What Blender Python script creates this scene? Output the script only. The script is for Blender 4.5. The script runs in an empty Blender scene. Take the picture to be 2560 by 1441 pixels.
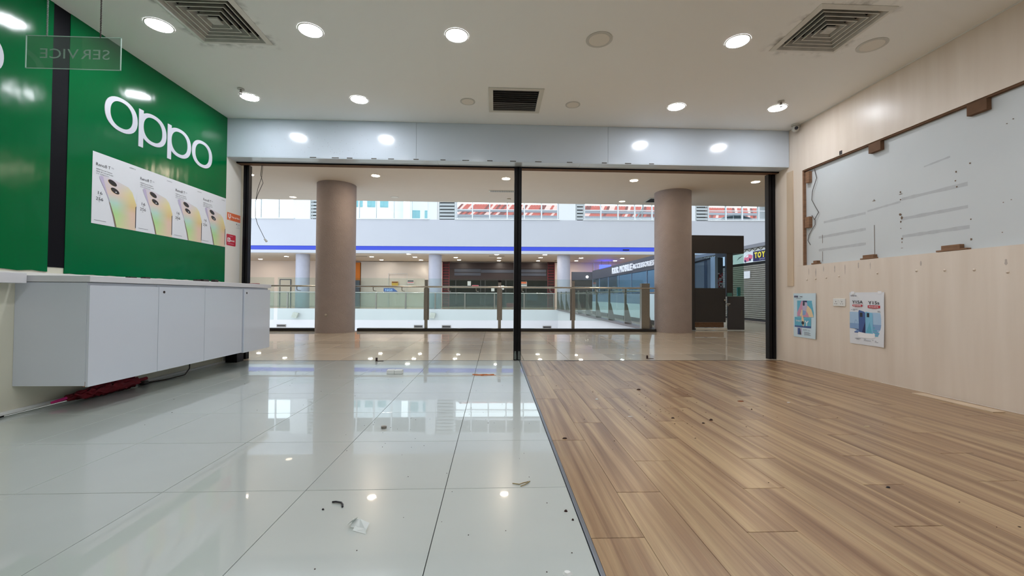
import bpy, math, random
from mathutils import Vector, Matrix
random.seed(7)
PI = math.pi
S = bpy.context.scene
COL = S.collection

# ---------------------------------------------------------------- camera
cam_d = bpy.data.cameras.new('camera'); cam = bpy.data.objects.new('camera', cam_d); COL.objects.link(cam)
F, YAW, PITCH, ROLL, HC = 1038.43, 0.0412, 0.0188, 0.0058, 0.8476
cam_d.sensor_fit = 'HORIZONTAL'; cam_d.sensor_width = 36.0; cam_d.lens = F / 2560 * 36.0
cam_d.clip_start = 0.05; cam_d.clip_end = 400
cy, sy, cp, sp, cr, sr = math.cos(YAW), math.sin(YAW), math.cos(PITCH), math.sin(PITCH), math.cos(ROLL), math.sin(ROLL)
fw = Vector((sy*cp, cy*cp, sp)); rt = Vector((cy, -sy, 0)); up = rt.cross(fw)
r2 = cr*rt + sr*up; u2 = -sr*rt + cr*up
cam.matrix_world = Matrix(((r2.x, u2.x, -fw.x, 0), (r2.y, u2.y, -fw.y, 0), (r2.z, u2.z, -fw.z, HC), (0, 0, 0, 1)))
S.camera = cam

# ---------------------------------------------------------------- sky and exposure
SKY = 3.0
LAMP_ROOM, LAMP_WARM, LAMP_FAR = 102.0, 270.0, 122.0
w = bpy.data.worlds.new('overcast_sky'); S.world = w; w.use_nodes = True
bg = w.node_tree.nodes['Background']; bg.inputs[0].default_value = (0.86, 0.93, 1.0, 1); bg.inputs[1].default_value = SKY
S.view_settings.view_transform = 'Standard'; S.view_settings.look = 'None'
S.view_settings.exposure = 0.06; S.view_settings.gamma = 1.0; S.view_settings.use_curve_mapping = False
S.cycles.max_bounces = 10; S.cycles.diffuse_bounces = 5; S.cycles.glossy_bounces = 5
S.cycles.transparent_max_bounces = 24; S.cycles.sample_clamp_indirect = 6.0
S.cycles.caustics_reflective = False; S.cycles.caustics_refractive = False

# ---------------------------------------------------------------- materials
def lin(c):
    return tuple(((v/255)/12.92 if v/255 <= 0.04045 else ((v/255+0.055)/1.055)**2.4) for v in c[:3]) + (1.0,)
MATS = {}
def mat(name, col, rough=0.5, metal=0.0, var=0.0, vscale=3.0, bump=0.0, bscale=8.0, stretch=(1, 1, 1), emit=0.0, spec=0.5, rnd=0.0, coat=0.0):
    if name in MATS: return MATS[name]
    m = bpy.data.materials.new(name); m.use_nodes = True; MATS[name] = m
    nt = m.node_tree; b = nt.nodes['Principled BSDF']; c = lin(col)
    b.inputs['Base Color'].default_value = c; b.inputs['Roughness'].default_value = rough
    b.inputs['Metallic'].default_value = metal; b.inputs['Specular IOR Level'].default_value = spec
    if coat: b.inputs['Coat Weight'].default_value = coat; b.inputs['Coat Roughness'].default_value = 0.02
    if emit and name.startswith('blue_led'): b.inputs['Base Color'].default_value = (.01, .01, .02, 1); b.inputs['Emission Color'].default_value = c; b.inputs['Emission Strength'].default_value = emit
    elif emit:
        b.inputs['Emission Color'].default_value = c; b.inputs['Emission Strength'].default_value = emit
    if var or bump or rnd:
        tc = nt.nodes.new('ShaderNodeTexCoord'); mp = nt.nodes.new('ShaderNodeMapping'); mp.inputs['Scale'].default_value = stretch
        nt.links.new(tc.outputs['Object'], mp.inputs[0])
    if rnd:
        oi = nt.nodes.new('ShaderNodeObjectInfo'); cb = nt.nodes.new('ShaderNodeVectorMath'); cb.operation = 'SCALE'
        cb.inputs[0].default_value = (37.0, 91.0, 13.0); nt.links.new(oi.outputs['Random'], cb.inputs['Scale']); nt.links.new(cb.outputs[0], mp.inputs['Location'])
    if var or rnd:
        n = nt.nodes.new('ShaderNodeTexNoise'); n.inputs['Scale'].default_value = vscale; n.inputs['Detail'].default_value = 4
        nt.links.new(mp.outputs[0], n.inputs['Vector'])
        hs = nt.nodes.new('ShaderNodeHueSaturation'); hs.inputs['Color'].default_value = c
        ma = nt.nodes.new('ShaderNodeMapRange'); ma.inputs[1].default_value = 0.3; ma.inputs[2].default_value = 0.7
        ma.inputs[3].default_value = 1-var; ma.inputs[4].default_value = 1+var
        nt.links.new(n.outputs['Fac'], ma.inputs[0])
        if rnd:
            mr = nt.nodes.new('ShaderNodeMapRange'); mr.inputs[3].default_value = 1-rnd; mr.inputs[4].default_value = 1+rnd
            nt.links.new(oi.outputs['Random'], mr.inputs[0]); mu = nt.nodes.new('ShaderNodeMath'); mu.operation = 'MULTIPLY'
            nt.links.new(ma.outputs[0], mu.inputs[0]); nt.links.new(mr.outputs[0], mu.inputs[1]); nt.links.new(mu.outputs[0], hs.inputs['Value'])
        else: nt.links.new(ma.outputs[0], hs.inputs['Value'])
        nt.links.new(hs.outputs[0], b.inputs['Base Color'])
    if bump:
        n2 = nt.nodes.new('ShaderNodeTexNoise'); n2.inputs['Scale'].default_value = bscale; n2.inputs['Detail'].default_value = 3
        nt.links.new(mp.outputs[0], n2.inputs['Vector'])
        bp = nt.nodes.new('ShaderNodeBump'); bp.inputs['Strength'].default_value = bump; bp.inputs['Distance'].default_value = 0.02
        nt.links.new(n2.outputs['Fac'], bp.inputs['Height']); nt.links.new(bp.outputs[0], b.inputs['Normal'])
    return m
def glass(name, tint, clear=0.9, haze=0.0):
    """thin sheet glass: see-through with a mirror coat that grows at grazing angles"""
    m = bpy.data.materials.new(name); m.use_nodes = True; nt = m.node_tree; nt.nodes.clear(); MATS[name] = m
    o = nt.nodes.new('ShaderNodeOutputMaterial'); t = nt.nodes.new('ShaderNodeBsdfTransparent'); g = nt.nodes.new('ShaderNodeBsdfGlossy')
    g.inputs['Roughness'].default_value = 0.02; t.inputs[0].default_value = lin(tint)
    fr = nt.nodes.new('ShaderNodeFresnel'); fr.inputs[0].default_value = 1.35; mx = nt.nodes.new('ShaderNodeMixShader')
    ge = nt.nodes.new('ShaderNodeNewGeometry'); iv = nt.nodes.new('ShaderNodeMath'); iv.operation = 'SUBTRACT'; iv.inputs[0].default_value = 1.0; nt.links.new(ge.outputs['Backfacing'], iv.inputs[1])
    ml = nt.nodes.new('ShaderNodeMath'); ml.operation = 'MULTIPLY'; nt.links.new(fr.outputs[0], ml.inputs[0]); nt.links.new(iv.outputs[0], ml.inputs[1])
    nt.links.new(ml.outputs[0], mx.inputs[0]); nt.links.new(t.outputs[0], mx.inputs[1]); nt.links.new(g.outputs[0], mx.inputs[2])
    if haze:
        d = nt.nodes.new('ShaderNodeBsdfDiffuse'); d.inputs[0].default_value = lin((215, 225, 222)); m2 = nt.nodes.new('ShaderNodeMixShader'); m2.inputs[0].default_value = haze
        nt.links.new(mx.outputs[0], m2.inputs[1]); nt.links.new(d.outputs[0], m2.inputs[2]); mx = m2
    nt.links.new(mx.outputs[0], o.inputs[0]); return m

M_tile = mat('polished_tile', (184, 191, 187), 0.24, var=0.025, vscale=2.2, rnd=0.012, spec=0.45, coat=0.75)
M_ctile = mat('corridor_tile', (222, 208, 186), 0.26, var=0.03, vscale=2.0, rnd=0.13, spec=0.5, coat=0.8)
M_grout = mat('grout', (58, 60, 58), 0.9)
M_white = mat('white_paint', (226, 226, 220), 0.55, var=0.02, vscale=1.5)
M_ceil2 = mat('corridor_ceiling_paint', (214, 202, 188), 0.7, var=0.01)
M_cream = mat('cream_paint', (216, 214, 196), 0.5, var=0.03, vscale=2)
M_gloss = mat('white_laminate', (206, 212, 222), 0.12, var=0.01, vscale=1, spec=0.5)
M_counter = mat('white_counter', (212, 212, 216), 0.3)
M_bulk = mat('bulkhead_laminate', (202, 213, 224), 0.16, var=0.02, vscale=1.2, bump=0.02, bscale=1.5, spec=0.55)
M_green = mat('green_vinyl', (0, 102, 54), 0.13, var=0.03, vscale=1.0, bump=0.34, bscale=2.0, stretch=(1, 1.3, 0.7), spec=0.22)
M_logo = mat('logo_white', (214, 216, 228), 0.35)
M_black = mat('black_trim', (10, 11, 18), 0.5, spec=0.12)
M_frame = mat('black_powder_coat', (12, 12, 15), 0.35, spec=0.2, bump=0.05, bscale=60)
M_steel = mat('brushed_steel', (150, 145, 138), 0.38, 1.0, var=0.05, vscale=30)
M_rail = mat('polished_rail', (190, 188, 184), 0.22, 1.0)
M_alu = mat('aluminium_strip', (150, 156, 166), 0.35, 1.0)
M_wood = mat('rough_wood_block', (136, 102, 76), 0.75, var=0.2, vscale=9, stretch=(1, 1, 5), bump=0.2, bscale=30)
M_wdark = mat('dark_wood', (104, 74, 50), 0.8, var=0.2, vscale=9)
M_batten = mat('pale_batten', (210, 190, 164), 0.7, var=0.08, vscale=6, stretch=(1, 1, 0.2))
M_board = mat('white_wall_board', (206, 212, 214), 0.5, var=0.025, vscale=1.6)
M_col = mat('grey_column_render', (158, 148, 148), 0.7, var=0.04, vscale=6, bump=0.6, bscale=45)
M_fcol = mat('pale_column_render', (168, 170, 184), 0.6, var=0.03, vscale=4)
M_kerb = mat('black_kerb', (26, 22, 26), 0.3)
M_atr = mat('atrium_paint_bounce_lit', (210, 210, 214), 0.6, var=0.02, vscale=0.4)  # brighter copy of the atrium paint, bounced light put into its colour
M_atr2 = mat('atrium_paint_dimmed', (180, 184, 192), 0.6, var=0.02, vscale=0.4)  # same paint darkened for the upper wall, weaker light put into its colour
M_fwin = mat('white_window_frame', (214, 220, 224), 0.45)
M_louv = mat('grey_louver', (168, 176, 178), 0.5)
M_dark = mat('dark_void', (8, 8, 10), 0.8)
M_dirty = mat('dusty_metal', (190, 188, 180), 0.5, var=0.13, vscale=11)
M_vent = mat('grey_vent_blade', (128, 124, 122), 0.5)
M_ventf = mat('cream_vent_frame', (206, 204, 194), 0.5)
M_char = mat('charcoal_laminate', (50, 48, 50), 0.35)
M_slate = mat('slate_fascia', (66, 72, 86), 0.4)
M_bluegrey = mat('blue_grey_panel', (128, 146, 172), 0.4, var=0.04)
M_brown = mat('dark_brown_front', (44, 28, 26), 0.4)
M_red = mat('dark_red_lattice', (104, 22, 30), 0.45)
M_redt = mat('red_print', (190, 34, 48), 0.4)
M_orange = mat('orange_wall', (206, 116, 22), 0.6)
M_beige = mat('beige_gallery_wall', (224, 208, 196), 0.65)
M_sheet = mat('white_plastic_sheet', (206, 198, 190), 0.35, var=0.03, vscale=0.8, bump=0.5, bscale=1.2, stretch=(1, 1, 0.4))
M_shut = mat('roller_shutter', (160, 158, 150), 0.35, 0.4, var=0.04)
M_paper = mat('white_paper', (226, 230, 236), 0.45)
M_pbl = mat('pale_blue_paper', (206, 228, 240), 0.4)
M_ink = mat('dark_ink', (50, 52, 62), 0.6)
M_ink2 = mat('grey_ink', (130, 134, 146), 0.6)
M_darkblue = mat('navy_print', (26, 26, 84), 0.4)
M_yellow = mat('yellow_print', (236, 220, 70), 0.5)
M_yel2 = mat('mustard_print', (206, 170, 70), 0.5)
M_blue1 = mat('deep_blue_print', (62, 92, 150), 0.4)
M_blue2 = mat('sky_blue_print', (126, 190, 222), 0.4)
M_blue3 = mat('pale_blue_print', (168, 200, 230), 0.45)
M_blue4 = mat('mid_blue_print', (132, 166, 210), 0.45)
M_teal = mat('teal_print', (96, 178, 206), 0.4)
M_pink = mat('pink_print', (206, 150, 178), 0.5)
M_sand = mat('cream_print', (232, 208, 168), 0.5)
M_wht = mat('white_print', (240, 242, 246), 0.45)
M_lens = mat('black_print', (34, 32, 40), 0.3)
M_gold = mat('bronze_print', (128, 112, 92), 0.4)
M_lav = mat('lavender_print', (190, 182, 210), 0.45)
M_stick = mat('orange_sticker', (224, 110, 62), 0.4)
M_boost = mat('red_sticker', (196, 44, 66), 0.35)
M_pvc = mat('white_pvc', (226, 228, 226), 0.4)
M_cable = mat('dark_cable', (52, 44, 42), 0.5)
M_umb = mat('red_umbrella_cloth', (128, 18, 36), 0.6, var=0.3, vscale=20)
M_magenta = mat('magenta_tip', (216, 40, 130), 0.4)
M_stain = mat('grey_stain', (186, 191, 194), 0.6, var=0.05, vscale=18)
M_hole = mat('torn_plaster_brown', (120, 100, 84), 0.9, var=0.3, vscale=40)
M_chip = mat('brown_chip', (52, 30, 24), 0.8)
M_scrap = mat('orange_scrap', (196, 112, 56), 0.6, var=0.2, vscale=60)
M_lit = mat('lit_diffuser', (246, 248, 255), 0.5, emit=LAMP_ROOM)
M_litw = mat('lit_warm_diffuser', (255, 232, 204), 0.5, emit=LAMP_WARM)
M_litf = mat('lit_gallery_diffuser', (255, 244, 228), 0.5, emit=LAMP_FAR)
M_litd = mat('dim_warm_diffuser', (255, 232, 204), 0.5, emit=5.0)
M_off = mat('unlit_diffuser', (224, 218, 206), 0.5)
M_vfr = mat('vent_frame_paint', (216, 214, 206), 0.5, var=0.06, vscale=10)
M_ring = mat('white_lamp_rim', (196, 194, 186), 0.4)
M_led = mat('blue_led_strip', (44, 76, 232), 0.5, emit=0.85)
M_letter = mat('white_lit_letters', (226, 230, 240), 0.4, emit=0.08)
M_roof = mat('red_roof_tile', (150, 64, 52), 0.7, var=0.15, vscale=5)
M_roofg = mat('grey_gutter', (128, 130, 138), 0.6)
M_bldg = mat('pale_tower_wall', (215, 224, 230), 0.7)
M_bwin = mat('teal_tower_window', (110, 160, 168), 0.3)
M_car = mat('white_car_paint', (190, 196, 204), 0.2)
M_carw = mat('car_window', (70, 90, 100), 0.1)
M_ground = mat('outdoor_concrete', (140, 138, 134), 0.8)
G_rail = glass('railing_glass', (243, 249, 247), haze=0.012)
G_far = glass('far_railing_glass', (232, 241, 237), haze=0.06)
G_win = glass('window_glass', (246, 252, 252))
G_blue = glass('blue_shop_glass', (206, 224, 238), haze=0.05)
G_acr = glass('acrylic', (232, 240, 236), haze=0.05)
G_dark = glass('dark_shop_glass', (190, 200, 204), haze=0.02)

def wood_floor():
    m = bpy.data.materials.new('wood_plank'); m.use_nodes = True; nt = m.node_tree; b = nt.nodes['Principled BSDF']
    tc = nt.nodes.new('ShaderNodeTexCoord'); oi = nt.nodes.new('ShaderNodeObjectInfo')
    sc = nt.nodes.new('ShaderNodeVectorMath'); sc.operation = 'SCALE'; sc.inputs[0].default_value = (41, 17, 0); nt.links.new(oi.outputs['Random'], sc.inputs['Scale'])
    ad = nt.nodes.new('ShaderNodeVectorMath'); nt.links.new(tc.outputs['Object'], ad.inputs[0]); nt.links.new(sc.outputs[0], ad.inputs[1])
    def noise(scale, det, st, dist=0.0):
        mp = nt.nodes.new('ShaderNodeMapping'); mp.inputs['Scale'].default_value = st; nt.links.new(ad.outputs[0], mp.inputs[0])
        n = nt.nodes.new('ShaderNodeTexNoise'); n.inputs['Scale'].default_value = scale; n.inputs['Detail'].default_value = det; n.inputs['Distortion'].default_value = dist
        nt.links.new(mp.outputs[0], n.inputs['Vector']); return n
    n1 = noise(1.0, 3, (13, 0.42, 1), 0.8); n2 = noise(1.0, 6, (110, 2.6, 1), 0.5)
    r1 = nt.nodes.new('ShaderNodeValToRGB'); e = r1.color_ramp.elements
    e[0].position = 0.34; e[0].color = lin((122, 91, 65)); e[1].position = 0.64; e[1].color = lin((176, 149, 112))
    x = r1.color_ramp.elements.new(0.48); x.color = lin((152, 122, 91)); nt.links.new(n1.outputs['Fac'], r1.inputs[0])
    r2 = nt.nodes.new('ShaderNodeMapRange'); r2.inputs[1].default_value = 0.32; r2.inputs[2].default_value = 0.68; r2.inputs[3].default_value = 0.84; r2.inputs[4].default_value = 1.08
    nt.links.new(n2.outputs['Fac'], r2.inputs[0])
    mr = nt.nodes.new('ShaderNodeMapRange'); mr.inputs[3].default_value = 0.95; mr.inputs[4].default_value = 1.05; nt.links.new(oi.outputs['Random'], mr.inputs[0])
    mu = nt.nodes.new('ShaderNodeMath'); mu.operation = 'MULTIPLY'; nt.links.new(r2.outputs[0], mu.inputs[0]); nt.links.new(mr.outputs[0], mu.inputs[1])
    hs = nt.nodes.new('ShaderNodeHueSaturation'); nt.links.new(r1.outputs[0], hs.inputs['Color']); nt.links.new(mu.outputs[0], hs.inputs['Value'])
    nt.links.new(hs.outputs[0], b.inputs['Base Color']); b.inputs['Roughness'].default_value = 0.30; b.inputs['Specular IOR Level'].default_value = 0.5
    bp = nt.nodes.new('ShaderNodeBump'); bp.inputs['Strength'].default_value = 0.12; bp.inputs['Distance'].default_value = 0.004
    nt.links.new(n2.outputs['Fac'], bp.inputs['Height']); nt.links.new(bp.outputs[0], b.inputs['Normal'])
    return m
M_plank = wood_floor()
def laminate():
    m = bpy.data.materials.new('beige_wood_laminate'); m.use_nodes = True; nt = m.node_tree; b = nt.nodes['Principled BSDF']
    tc = nt.nodes.new('ShaderNodeTexCoord'); ge = nt.nodes.new('ShaderNodeNewGeometry')
    mp = nt.nodes.new('ShaderNodeMapping'); mp.inputs['Scale'].default_value = (1, 6, 0.5); nt.links.new(ge.outputs['Position'], mp.inputs[0])
    n = nt.nodes.new('ShaderNodeTexNoise'); n.inputs['Scale'].default_value = 1.3; n.inputs['Detail'].default_value = 5; nt.links.new(mp.outputs[0], n.inputs['Vector'])
    r = nt.nodes.new('ShaderNodeValToRGB'); e = r.color_ramp.elements; e[0].position = 0.3; e[0].color = lin((220, 206, 190)); e[1].position = 0.7; e[1].color = lin((230, 218, 204))
    nt.links.new(n.outputs['Fac'], r.inputs[0]); nt.links.new(r.outputs[0], b.inputs['Base Color']); b.inputs['Roughness'].default_value = 0.34
    return m
M_lam = laminate()
def ceiling_mat():
    m = bpy.data.materials.new('shop_ceiling_paint'); m.use_nodes = True; nt = m.node_tree; b = nt.nodes['Principled BSDF']
    ge = nt.nodes.new('ShaderNodeNewGeometry'); L = nt.links
    n = nt.nodes.new('ShaderNodeTexNoise'); n.inputs['Scale'].default_value = 9; n.inputs['Detail'].default_value = 6; L.new(ge.outputs['Position'], n.inputs['Vector'])
    def mth(op, a, b_=None):
        q = nt.nodes.new('ShaderNodeMath'); q.operation = op
        for i, v in enumerate((a, b_)):
            if v is None: continue
            if isinstance(v, (int, float)): q.inputs[i].default_value = v
            else: L.new(v, q.inputs[i])
        return q.outputs[0]
    sp_ = nt.nodes.new('ShaderNodeSeparateXYZ'); L.new(ge.outputs['Position'], sp_.inputs[0])
    tot = None
    for cx_, cy_ in ((-2.27, 3.41), (2.735, 3.275)):
        dx = mth('ABSOLUTE', mth('SUBTRACT', sp_.outputs[0], cx_)); dy = mth('ABSOLUTE', mth('SUBTRACT', sp_.outputs[1], cy_))
        d = mth('SUBTRACT', mth('MAXIMUM', dx, dy), 0.29)
        mr = nt.nodes.new('ShaderNodeMapRange'); mr.inputs[1].default_value = 0.13; mr.inputs[2].default_value = 0.0; L.new(d, mr.inputs[0])
        tot = mr.outputs[0] if tot is None else mth('MAXIMUM', tot, mr.outputs[0])
    k = nt.nodes.new('ShaderNodeMapRange'); k.inputs[1].default_value = 0.50; k.inputs[2].default_value = 0.68; L.new(n.outputs['Fac'], k.inputs[0])
    f = mth('MULTIPLY', mth('MULTIPLY', tot, tot), k.outputs[0])
    mx = nt.nodes.new('ShaderNodeMixRGB'); mx.inputs[1].default_value = lin((238, 238, 234)); mx.inputs[2].default_value = lin((120, 118, 112)); L.new(f, mx.inputs[0])
    L.new(mx.outputs[0], b.inputs['Base Color']); b.inputs['Roughness'].default_value = 0.6; return m
M_ceil = ceiling_mat()
def phone_grad():
    m = bpy.data.materials.new('iridescent_phone_print'); m.use_nodes = True; nt = m.node_tree; b = nt.nodes['Principled BSDF']; L = nt.links
    tc = nt.nodes.new('ShaderNodeTexCoord'); s_ = nt.nodes.new('ShaderNodeSeparateXYZ'); L.new(tc.outputs['Generated'], s_.inputs[0])
    def ramp(out, cs):
        r = nt.nodes.new('ShaderNodeValToRGB'); e = r.color_ramp.elements
        e[0].position, e[0].color = cs[0][0], lin(cs[0][1]); e[1].position, e[1].color = cs[-1][0], lin(cs[-1][1])
        for p_, c_ in cs[1:-1]: x = e.new(p_); x.color = lin(c_)
        L.new(out, r.inputs[0]); return r
    a = ramp(s_.outputs[2], [(0.0, (206, 226, 160)), (0.28, (178, 222, 150)), (0.5, (184, 220, 206)), (0.68, (226, 206, 196)), (0.95, (214, 208, 218))])
    c = ramp(s_.outputs[2], [(0.0, (226, 206, 180)), (0.35, (228, 198, 178)), (0.5, (222, 196, 140)), (0.75, (228, 218, 156)), (1.0, (220, 218, 206))])
    mr = nt.nodes.new('ShaderNodeMapRange'); mr.inputs[1].default_value = 0.45; mr.inputs[2].default_value = 0.85; L.new(s_.outputs[1], mr.inputs[0])
    mx = nt.nodes.new('ShaderNodeMixRGB'); L.new(mr.outputs[0], mx.inputs[0]); L.new(a.outputs[0], mx.inputs[1]); L.new(c.outputs[0], mx.inputs[2])
    L.new(mx.outputs[0], b.inputs['Base Color']); b.inputs['Roughness'].default_value = 0.4; return m
M_irid = phone_grad()

# ---------------------------------------------------------------- mesh builder
class MB:
    def __init__(s, xf=None): s.v = []; s.f = []; s.mi = []; s.ms = []; s.xf = xf; s.sm = []
    def slot(s, m):
        if m not in s.ms: s.ms.append(m)
        return s.ms.index(m)
    def add(s, vs, fs, m=None, smooth=False):
        o = len(s.v); s.v += [tuple(x) for x in vs]; k = s.slot(m) if m else 0
        for f in fs: s.f.append([o+i for i in f]); s.mi.append(k); s.sm.append(smooth)
        return s
    def box(s, x0, x1, y0, y1, z0, z1, m=None):
        return s.add([(x0,y0,z0),(x1,y0,z0),(x1,y1,z0),(x0,y1,z0),(x0,y0,z1),(x1,y0,z1),(x1,y1,z1),(x0,y1,z1)],
                     [(0,3,2,1),(4,5,6,7),(0,1,5,4),(1,2,6,5),(2,3,7,6),(3,0,4,7)], m)
    def cyl(s, x, y, z0, z1, r, n=24, m=None, r1=None, cap=True):
        r1 = r if r1 is None else r1; vs = []; fs = []
        for k in range(n):
            a = 2*PI*k/n; vs += [(x+r*math.cos(a), y+r*math.sin(a), z0), (x+r1*math.cos(a), y+r1*math.sin(a), z1)]
        for k in range(n): j = (k+1) % n; fs.append((2*k, 2*j, 2*j+1, 2*k+1))
        s.add(vs, fs, m, True)
        if cap: s.add(vs[0::2], [tuple(range(n))[::-1]], m); s.add(vs[1::2], [tuple(range(n))], m)
        return s
    def tube(s, pts, r, n=8, m=None, cap=True):
        pts = [Vector(p) for p in pts]; rings = []; prev = None
        for i, p in enumerate(pts):
            t = (pts[min(i+1, len(pts)-1)] - pts[max(i-1, 0)]).normalized()
            if prev is None: a = t.orthogonal().normalized()
            else: a = (prev - t*prev.dot(t)).normalized()
            prev = a; b = t.cross(a); rr = r[i] if isinstance(r, (list, tuple)) else r
            rings.append([p + rr*(math.cos(2*PI*k/n)*a + math.sin(2*PI*k/n)*b) for k in range(n)])
        vs = [v for q in rings for v in q]; fs = []
        for i in range(len(rings)-1):
            for k in range(n): j = (k+1) % n; fs.append((i*n+k, i*n+j, (i+1)*n+j, (i+1)*n+k))
        s.add(vs, fs, m, True)
        if cap: s.add(rings[0], [tuple(range(n))[::-1]], m); s.add(rings[-1], [tuple(range(n))], m)
        return s
    def prism(s, fr, pts, d0, d1, m=None):
        """polygon pts (u,v) in frame fr=(origin,u,v,n) pulled from depth d0 to d1"""
        O, U, V, Nn = fr; n = len(pts)
        a = [O + U*p[0] + V*p[1] + Nn*d0 for p in pts]; b = [O + U*p[0] + V*p[1] + Nn*d1 for p in pts]
        s.add(a+b, [tuple(range(n))[::-1], tuple(range(n, 2*n))] + [(i, (i+1) % n, n+(i+1) % n, n+i) for i in range(n)], m); return s
    def flat(s, fr, pts, d, m=None):
        O, U, V, Nn = fr; s.add([O + U*p[0] + V*p[1] + Nn*d for p in pts], [tuple(range(len(pts)))], m); return s
    def sphere(s, x, y, z, r, m=None, n=12, h=8, sx=1, sy=1, sz=1):
        vs = [(x, y, z-r*sz)]; fs = []
        for i in range(1, h):
            a = PI*i/h
            for k in range(n): b = 2*PI*k/n; vs.append((x+r*sx*math.sin(a)*math.cos(b), y+r*sy*math.sin(a)*math.sin(b), z-r*sz*math.cos(a)))
        vs.append((x, y, z+r*sz)); T = len(vs)-1
        for k in range(n):
            j = (k+1) % n; fs.append((0, 1+j, 1+k)); fs.append((T, 1+(h-2)*n+k, 1+(h-2)*n+j))
            for i in range(h-2): fs.append((1+i*n+k, 1+i*n+j, 1+(i+1)*n+j, 1+(i+1)*n+k))
        return s.add(vs, fs, m, True)
W = {}
def letters(t, fr, s, u, v, h, m, d=0.001, ext=0.0, bold=0.0, width=1.0, sh=0.0):
    """one part per letter"""
    ws = [];
    for c in s:
        if c == ' ': ws.append(.35); continue
        q = MB(); text_into(q, fr, c, 0, 0, h, m, d, 0, bold); us = [(Vector(p)-fr[0]).dot(fr[1]) for p in q.v]; ws.append((max(us)-min(us))/h)
    gap = .16; tot = sum(ws) + gap*(len(s)-1); k = width/tot; x = u
    for c, w_ in zip(s, ws):
        if c != ' ': q = MB(); text_into(q, fr, c, x, v, h, m, d, ext, bold, width=w_*k); build('letter', q, None, t)
        x += (w_+gap)*k
def tagp(o, label=None, cat=None, group=None, kind=None):
    if label: o['label'] = label
    if cat: o['category'] = cat
    if group: o['group'] = group
    if kind: o['kind'] = kind
    return o
def build(name, mb, m=None, parent=None, bev=0.0, **kw):
    """link a builder as ONE mesh object; its origin goes to the base of its shape"""
    vs = [Vector(mb.xf(v) if mb.xf else v) for v in mb.v]
    xs = [v.x for v in vs]; ys = [v.y for v in vs]; zs = [v.z for v in vs]
    org = Vector(((min(xs)+max(xs))/2, (min(ys)+max(ys))/2, min(zs)))
    me = bpy.data.meshes.new(name); me.from_pydata([v-org for v in vs], [], mb.f)
    ml = mb.ms if mb.ms else [m]
    for q in ml: me.materials.append(q)
    for p, k, sm in zip(me.polygons, mb.mi, mb.sm): p.material_index = k; p.use_smooth = sm
    me.update(); o = bpy.data.objects.new(name, me); COL.objects.link(o)
    if parent is not None: o.parent = parent; o.location = org - W[parent.name]
    else: o.location = org
    W[o.name] = org
    if bev:
        b = o.modifiers.new('bevel', 'BEVEL'); b.width = bev; b.segments = 2; b.limit_method = 'ANGLE'
    return tagp(o, **kw)
def thing(name, loc, label=None, cat=None, group=None, kind=None):
    o = bpy.data.objects.new(name, None); COL.objects.link(o); o.location = loc; W[o.name] = Vector(loc); o.empty_display_size = 0.1
    return tagp(o, label, cat, group, kind)
def dup(root, loc, label=None, group=None):
    r = root.copy(); COL.objects.link(r); r.location = loc; W[r.name] = Vector(loc)
    if label: r['label'] = label
    if group: r['group'] = group
    for ch in [c for c in root.children]:
        c = ch.copy(); COL.objects.link(c); c.parent = r
        for g in [q for q in ch.children]: d = g.copy(); COL.objects.link(d); d.parent = c
    return r
def bx(name, x0, x1, y0, y1, z0, z1, m, parent=None, bev=0.0, xf=None, **kw):
    return build(name, MB(xf).box(x0, x1, y0, y1, z0, z1), m, parent, bev, **kw)
def frame(o, u, v):
    u = Vector(u); v = Vector(v); return (Vector(o), u, v, u.cross(v))
def rect(u0, u1, v0, v1): return [(u0, v0), (u1, v0), (u1, v1), (u0, v1)]
def ell(cu, cv, ru, rv, n=20, rot=0.0):
    return [(cu + ru*math.cos(2*PI*k/n)*math.cos(rot) - rv*math.sin(2*PI*k/n)*math.sin(rot), cv + ru*math.cos(2*PI*k/n)*math.sin(rot) + rv*math.sin(2*PI*k/n)*math.cos(rot)) for k in range(n)]
def rrect(u0, u1, v0, v1, r, n=4):
    o = []
    for cu, cv, a0 in ((u1-r, v1-r, 0), (u0+r, v1-r, PI/2), (u0+r, v0+r, PI), (u1-r, v0+r, 1.5*PI)):
        for k in range(n+1): a = a0 + PI/2*k/n; o.append((cu+r*math.cos(a), cv+r*math.sin(a)))
    return o
def text_into(mb, fr, s, u, v, h, m, d=0.001, ext=0.0, bold=0.0, sx=1.0, sh=0.0, width=None, mirror=False):
    """lettering as flat or raised outlines placed in frame fr with its lower left corner at (u,v) and cap height h"""
    cu = bpy.data.curves.new('t', 'FONT'); cu.body = s; cu.size = 1.0; cu.extrude = 0.5 if ext else 0.0; cu.offset = bold; cu.resolution_u = 3; cu.shear = sh
    ob = bpy.data.objects.new('t', cu); COL.objects.link(ob)
    dg = bpy.context.evaluated_depsgraph_get(); me = bpy.data.meshes.new_from_object(ob.evaluated_get(dg))
    P = [v_.co.copy() for v_ in me.vertices]; k = h/0.73; x0 = min(p.x for p in P); x1 = max(p.x for p in P)
    if width: sx = width/((x1-x0)*k)
    O, U, V, Nn = fr
    vs = []
    for p in P:
        a = (p.x-x0)*k*sx
        if mirror: a = (x1-x0)*k*sx - a
        vs.append(O + U*(u+a) + V*(v + p.y*k) + Nn*(d + (p.z+0.5)*ext if ext else d))
    fs = [list(f.vertices) for f in me.polygons]
    if mirror: fs = [f[::-1] for f in fs]
    mb.add(vs, fs, m); bpy.data.objects.remove(ob); bpy.data.curves.remove(cu); bpy.data.meshes.remove(me); return mb

XL, XR, ZC, YB, YT = -3.363, 3.874, 3.053, 5.30, 5.448
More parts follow.
